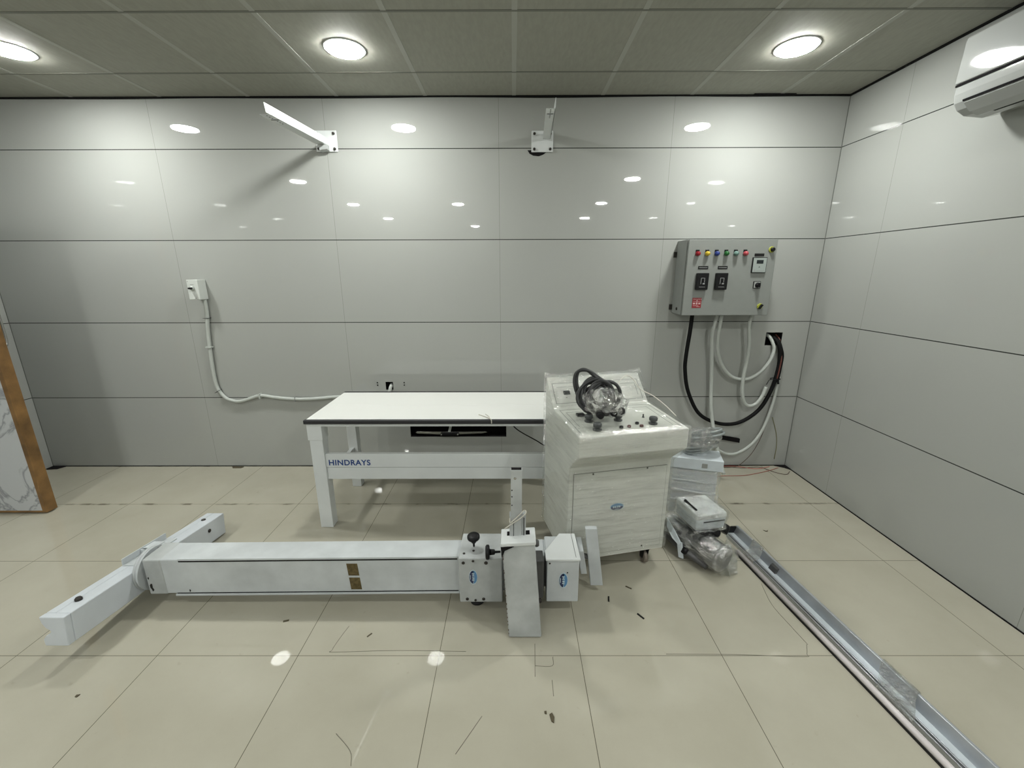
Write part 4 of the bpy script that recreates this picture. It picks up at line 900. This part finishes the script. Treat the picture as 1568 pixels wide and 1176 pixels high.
# ================================================================== AIR CONDITIONER
t = thing('air_conditioner', 'white split air conditioner high on the right wall, cut by the picture edge', 'air conditioner', (XR, -1.42, 2.27))
ya, yb = -1.005, -1.86
XW = XR-.001
body = [(XW, 2.600), (2.175, 2.600), (2.158, 2.590), (2.150, 2.400), (2.148, 2.360), (2.155, 2.325), (2.175, 2.298), (2.215, 2.275), (2.30, 2.268), (XW, 2.285)]
obj('body', MB().prism([(x, ya, z) for x, z in body], (0, yb-ya, 0)), M_ac, t, .012, bseg=3)
obj('front_panel', MB().prism([(x, ya-.001, z) for x, z in [(2.170, 2.597), (2.150, 2.590), (2.142, 2.404), (2.160, 2.404)]], (0, yb-ya+.002, 0)), M_ac, t, .006, bseg=3)
obj('seam', MB().prism([(x, ya-.004, z) for x, z in [(2.150, 2.402), (2.146, 2.402), (2.146, 2.394), (2.150, 2.394)]], (0, yb-ya+.008, 0)), M_void, t)
obj('louvre', MB().prism([(x, ya-.06, z) for x, z in [(2.152, 2.318), (2.148, 2.314), (2.185, 2.278), (2.225, 2.262), (2.228, 2.268), (2.19, 2.284)]], (0, yb-ya+.12, 0)), M_ac, t, .001)
obj('louvre_gap', MB().prism([(x, ya-.05, z) for x, z in [(2.1535, 2.331), (2.1495, 2.331), (2.1515, 2.323), (2.1555, 2.323)]], (0, yb-ya+.10, 0)), M_void, t)
obj('air_outlet', MB().prism([(x, ya-.11, z) for x, z in [(2.226, 2.2745), (2.25, 2.2725), (2.25, 2.2655), (2.226, 2.2685)]], (0, yb-ya+.22, 0)), M_void, t)

# ================================================================== SCRAPS ON THE FLOOR
def scrap(x, y, pts, h, mt, name, label, cat='scrap'):
    o = obj(name, MB().prism([(x+a, y+b_, .0) for a, b_ in pts], (0, 0, h)), mt); tag(recentre(o), label, cat)
def stick(a, wd): 
    c_, s_ = math.cos(a), math.sin(a); return lambda l: [(-c_*l-s_*wd, -s_*l+c_*wd), (c_*l-s_*wd, s_*l+c_*wd), (c_*l+s_*wd, s_*l-c_*wd), (-c_*l+s_*wd, -s_*l-c_*wd)]
scrap(.570, -1.497, stick(1.35, .0035)(.017), .004, M_black, 'plastic_scrap', 'short black plastic scrap on the floor beside the end plate of the stand')
scrap(.697, -1.605, stick(-.95, .0035)(.019), .004, M_black, 'plastic_scrap', 'short black plastic scrap on the open floor in front of the console')
scrap(.690, -1.418, stick(2.5, .003)(.016), .003, M_crumb, 'dirt_crumb', 'brown dirt smear on the floor just in front of the console castor', 'dirt')
scrap(.236, -2.072, [(-.008, .012), (.002, .018), (.009, .002), (.006, -.018), (-.003, -.012)], .004, M_crumb, 'dirt_crumb', 'brown flake on the floor at picture bottom, larger of two', 'dirt')
scrap(.214, -2.052, [(-.004, .004), (.004, .005), (.004, -.006), (-.003, -.005)], .003, M_crumb, 'dirt_crumb', 'tiny brown flake on the floor at picture bottom, left of the larger', 'dirt')
scrap(-.967, -1.631, stick(.3, .004)(.012), .003, M_crumb, 'dirt_crumb', 'small brown crumb on the floor below the middle of the fallen column', 'dirt')
scrap(1.685, -.928, [(-.014, .006), (0, -.003), (.016, .006), (.004, -.010), (-.008, -.006)], .003, M_crumb, 'dirt_crumb', 'dark crumb on the floor right of the channel rail', 'dirt')
scrap(-1.583, -1.990, [(-.006, .004), (.006, .006), (.004, -.005), (-.005, -.004)], .003, M_crumb, 'dirt_crumb', 'dark crumb on the floor in front of the cross bar end', 'dirt')
scrap(-2.095, -1.175, stick(.5, .008)(.020), .006, M_bolt, 'metal_plug', 'small dark metal plug on the floor behind the cross bar', 'plug')
scrap(-.55, -1.71, stick(.9, .003)(.012), .002, M_crumb, 'dirt_crumb', 'thin dark crumb on the floor between the fallen column and the picture bottom', 'dirt')
scrap(-2.22, -.02, [(-.05, .0), (.05, .0), (.04, -.02), (-.03, -.022)], .006, M_crumb, 'mortar_scrap', 'small dark mortar scrap at the foot of the back wall at the left', 'scrap')
scrap(-3.74, -.035, [(-.05, .03), (.06, .03), (.03, -.02), (-.045, -.03)], .008, M_void, 'mortar_scrap', 'dark scrap in the left room corner beside the door', 'scrap')
scrap(2.35, -.03, [(-.06, .02), (.03, .02), (.03, -.06), (.0, -.02)], .01, M_void, 'mortar_scrap', 'dark scrap in the right room corner at the end of the wires', 'scrap')
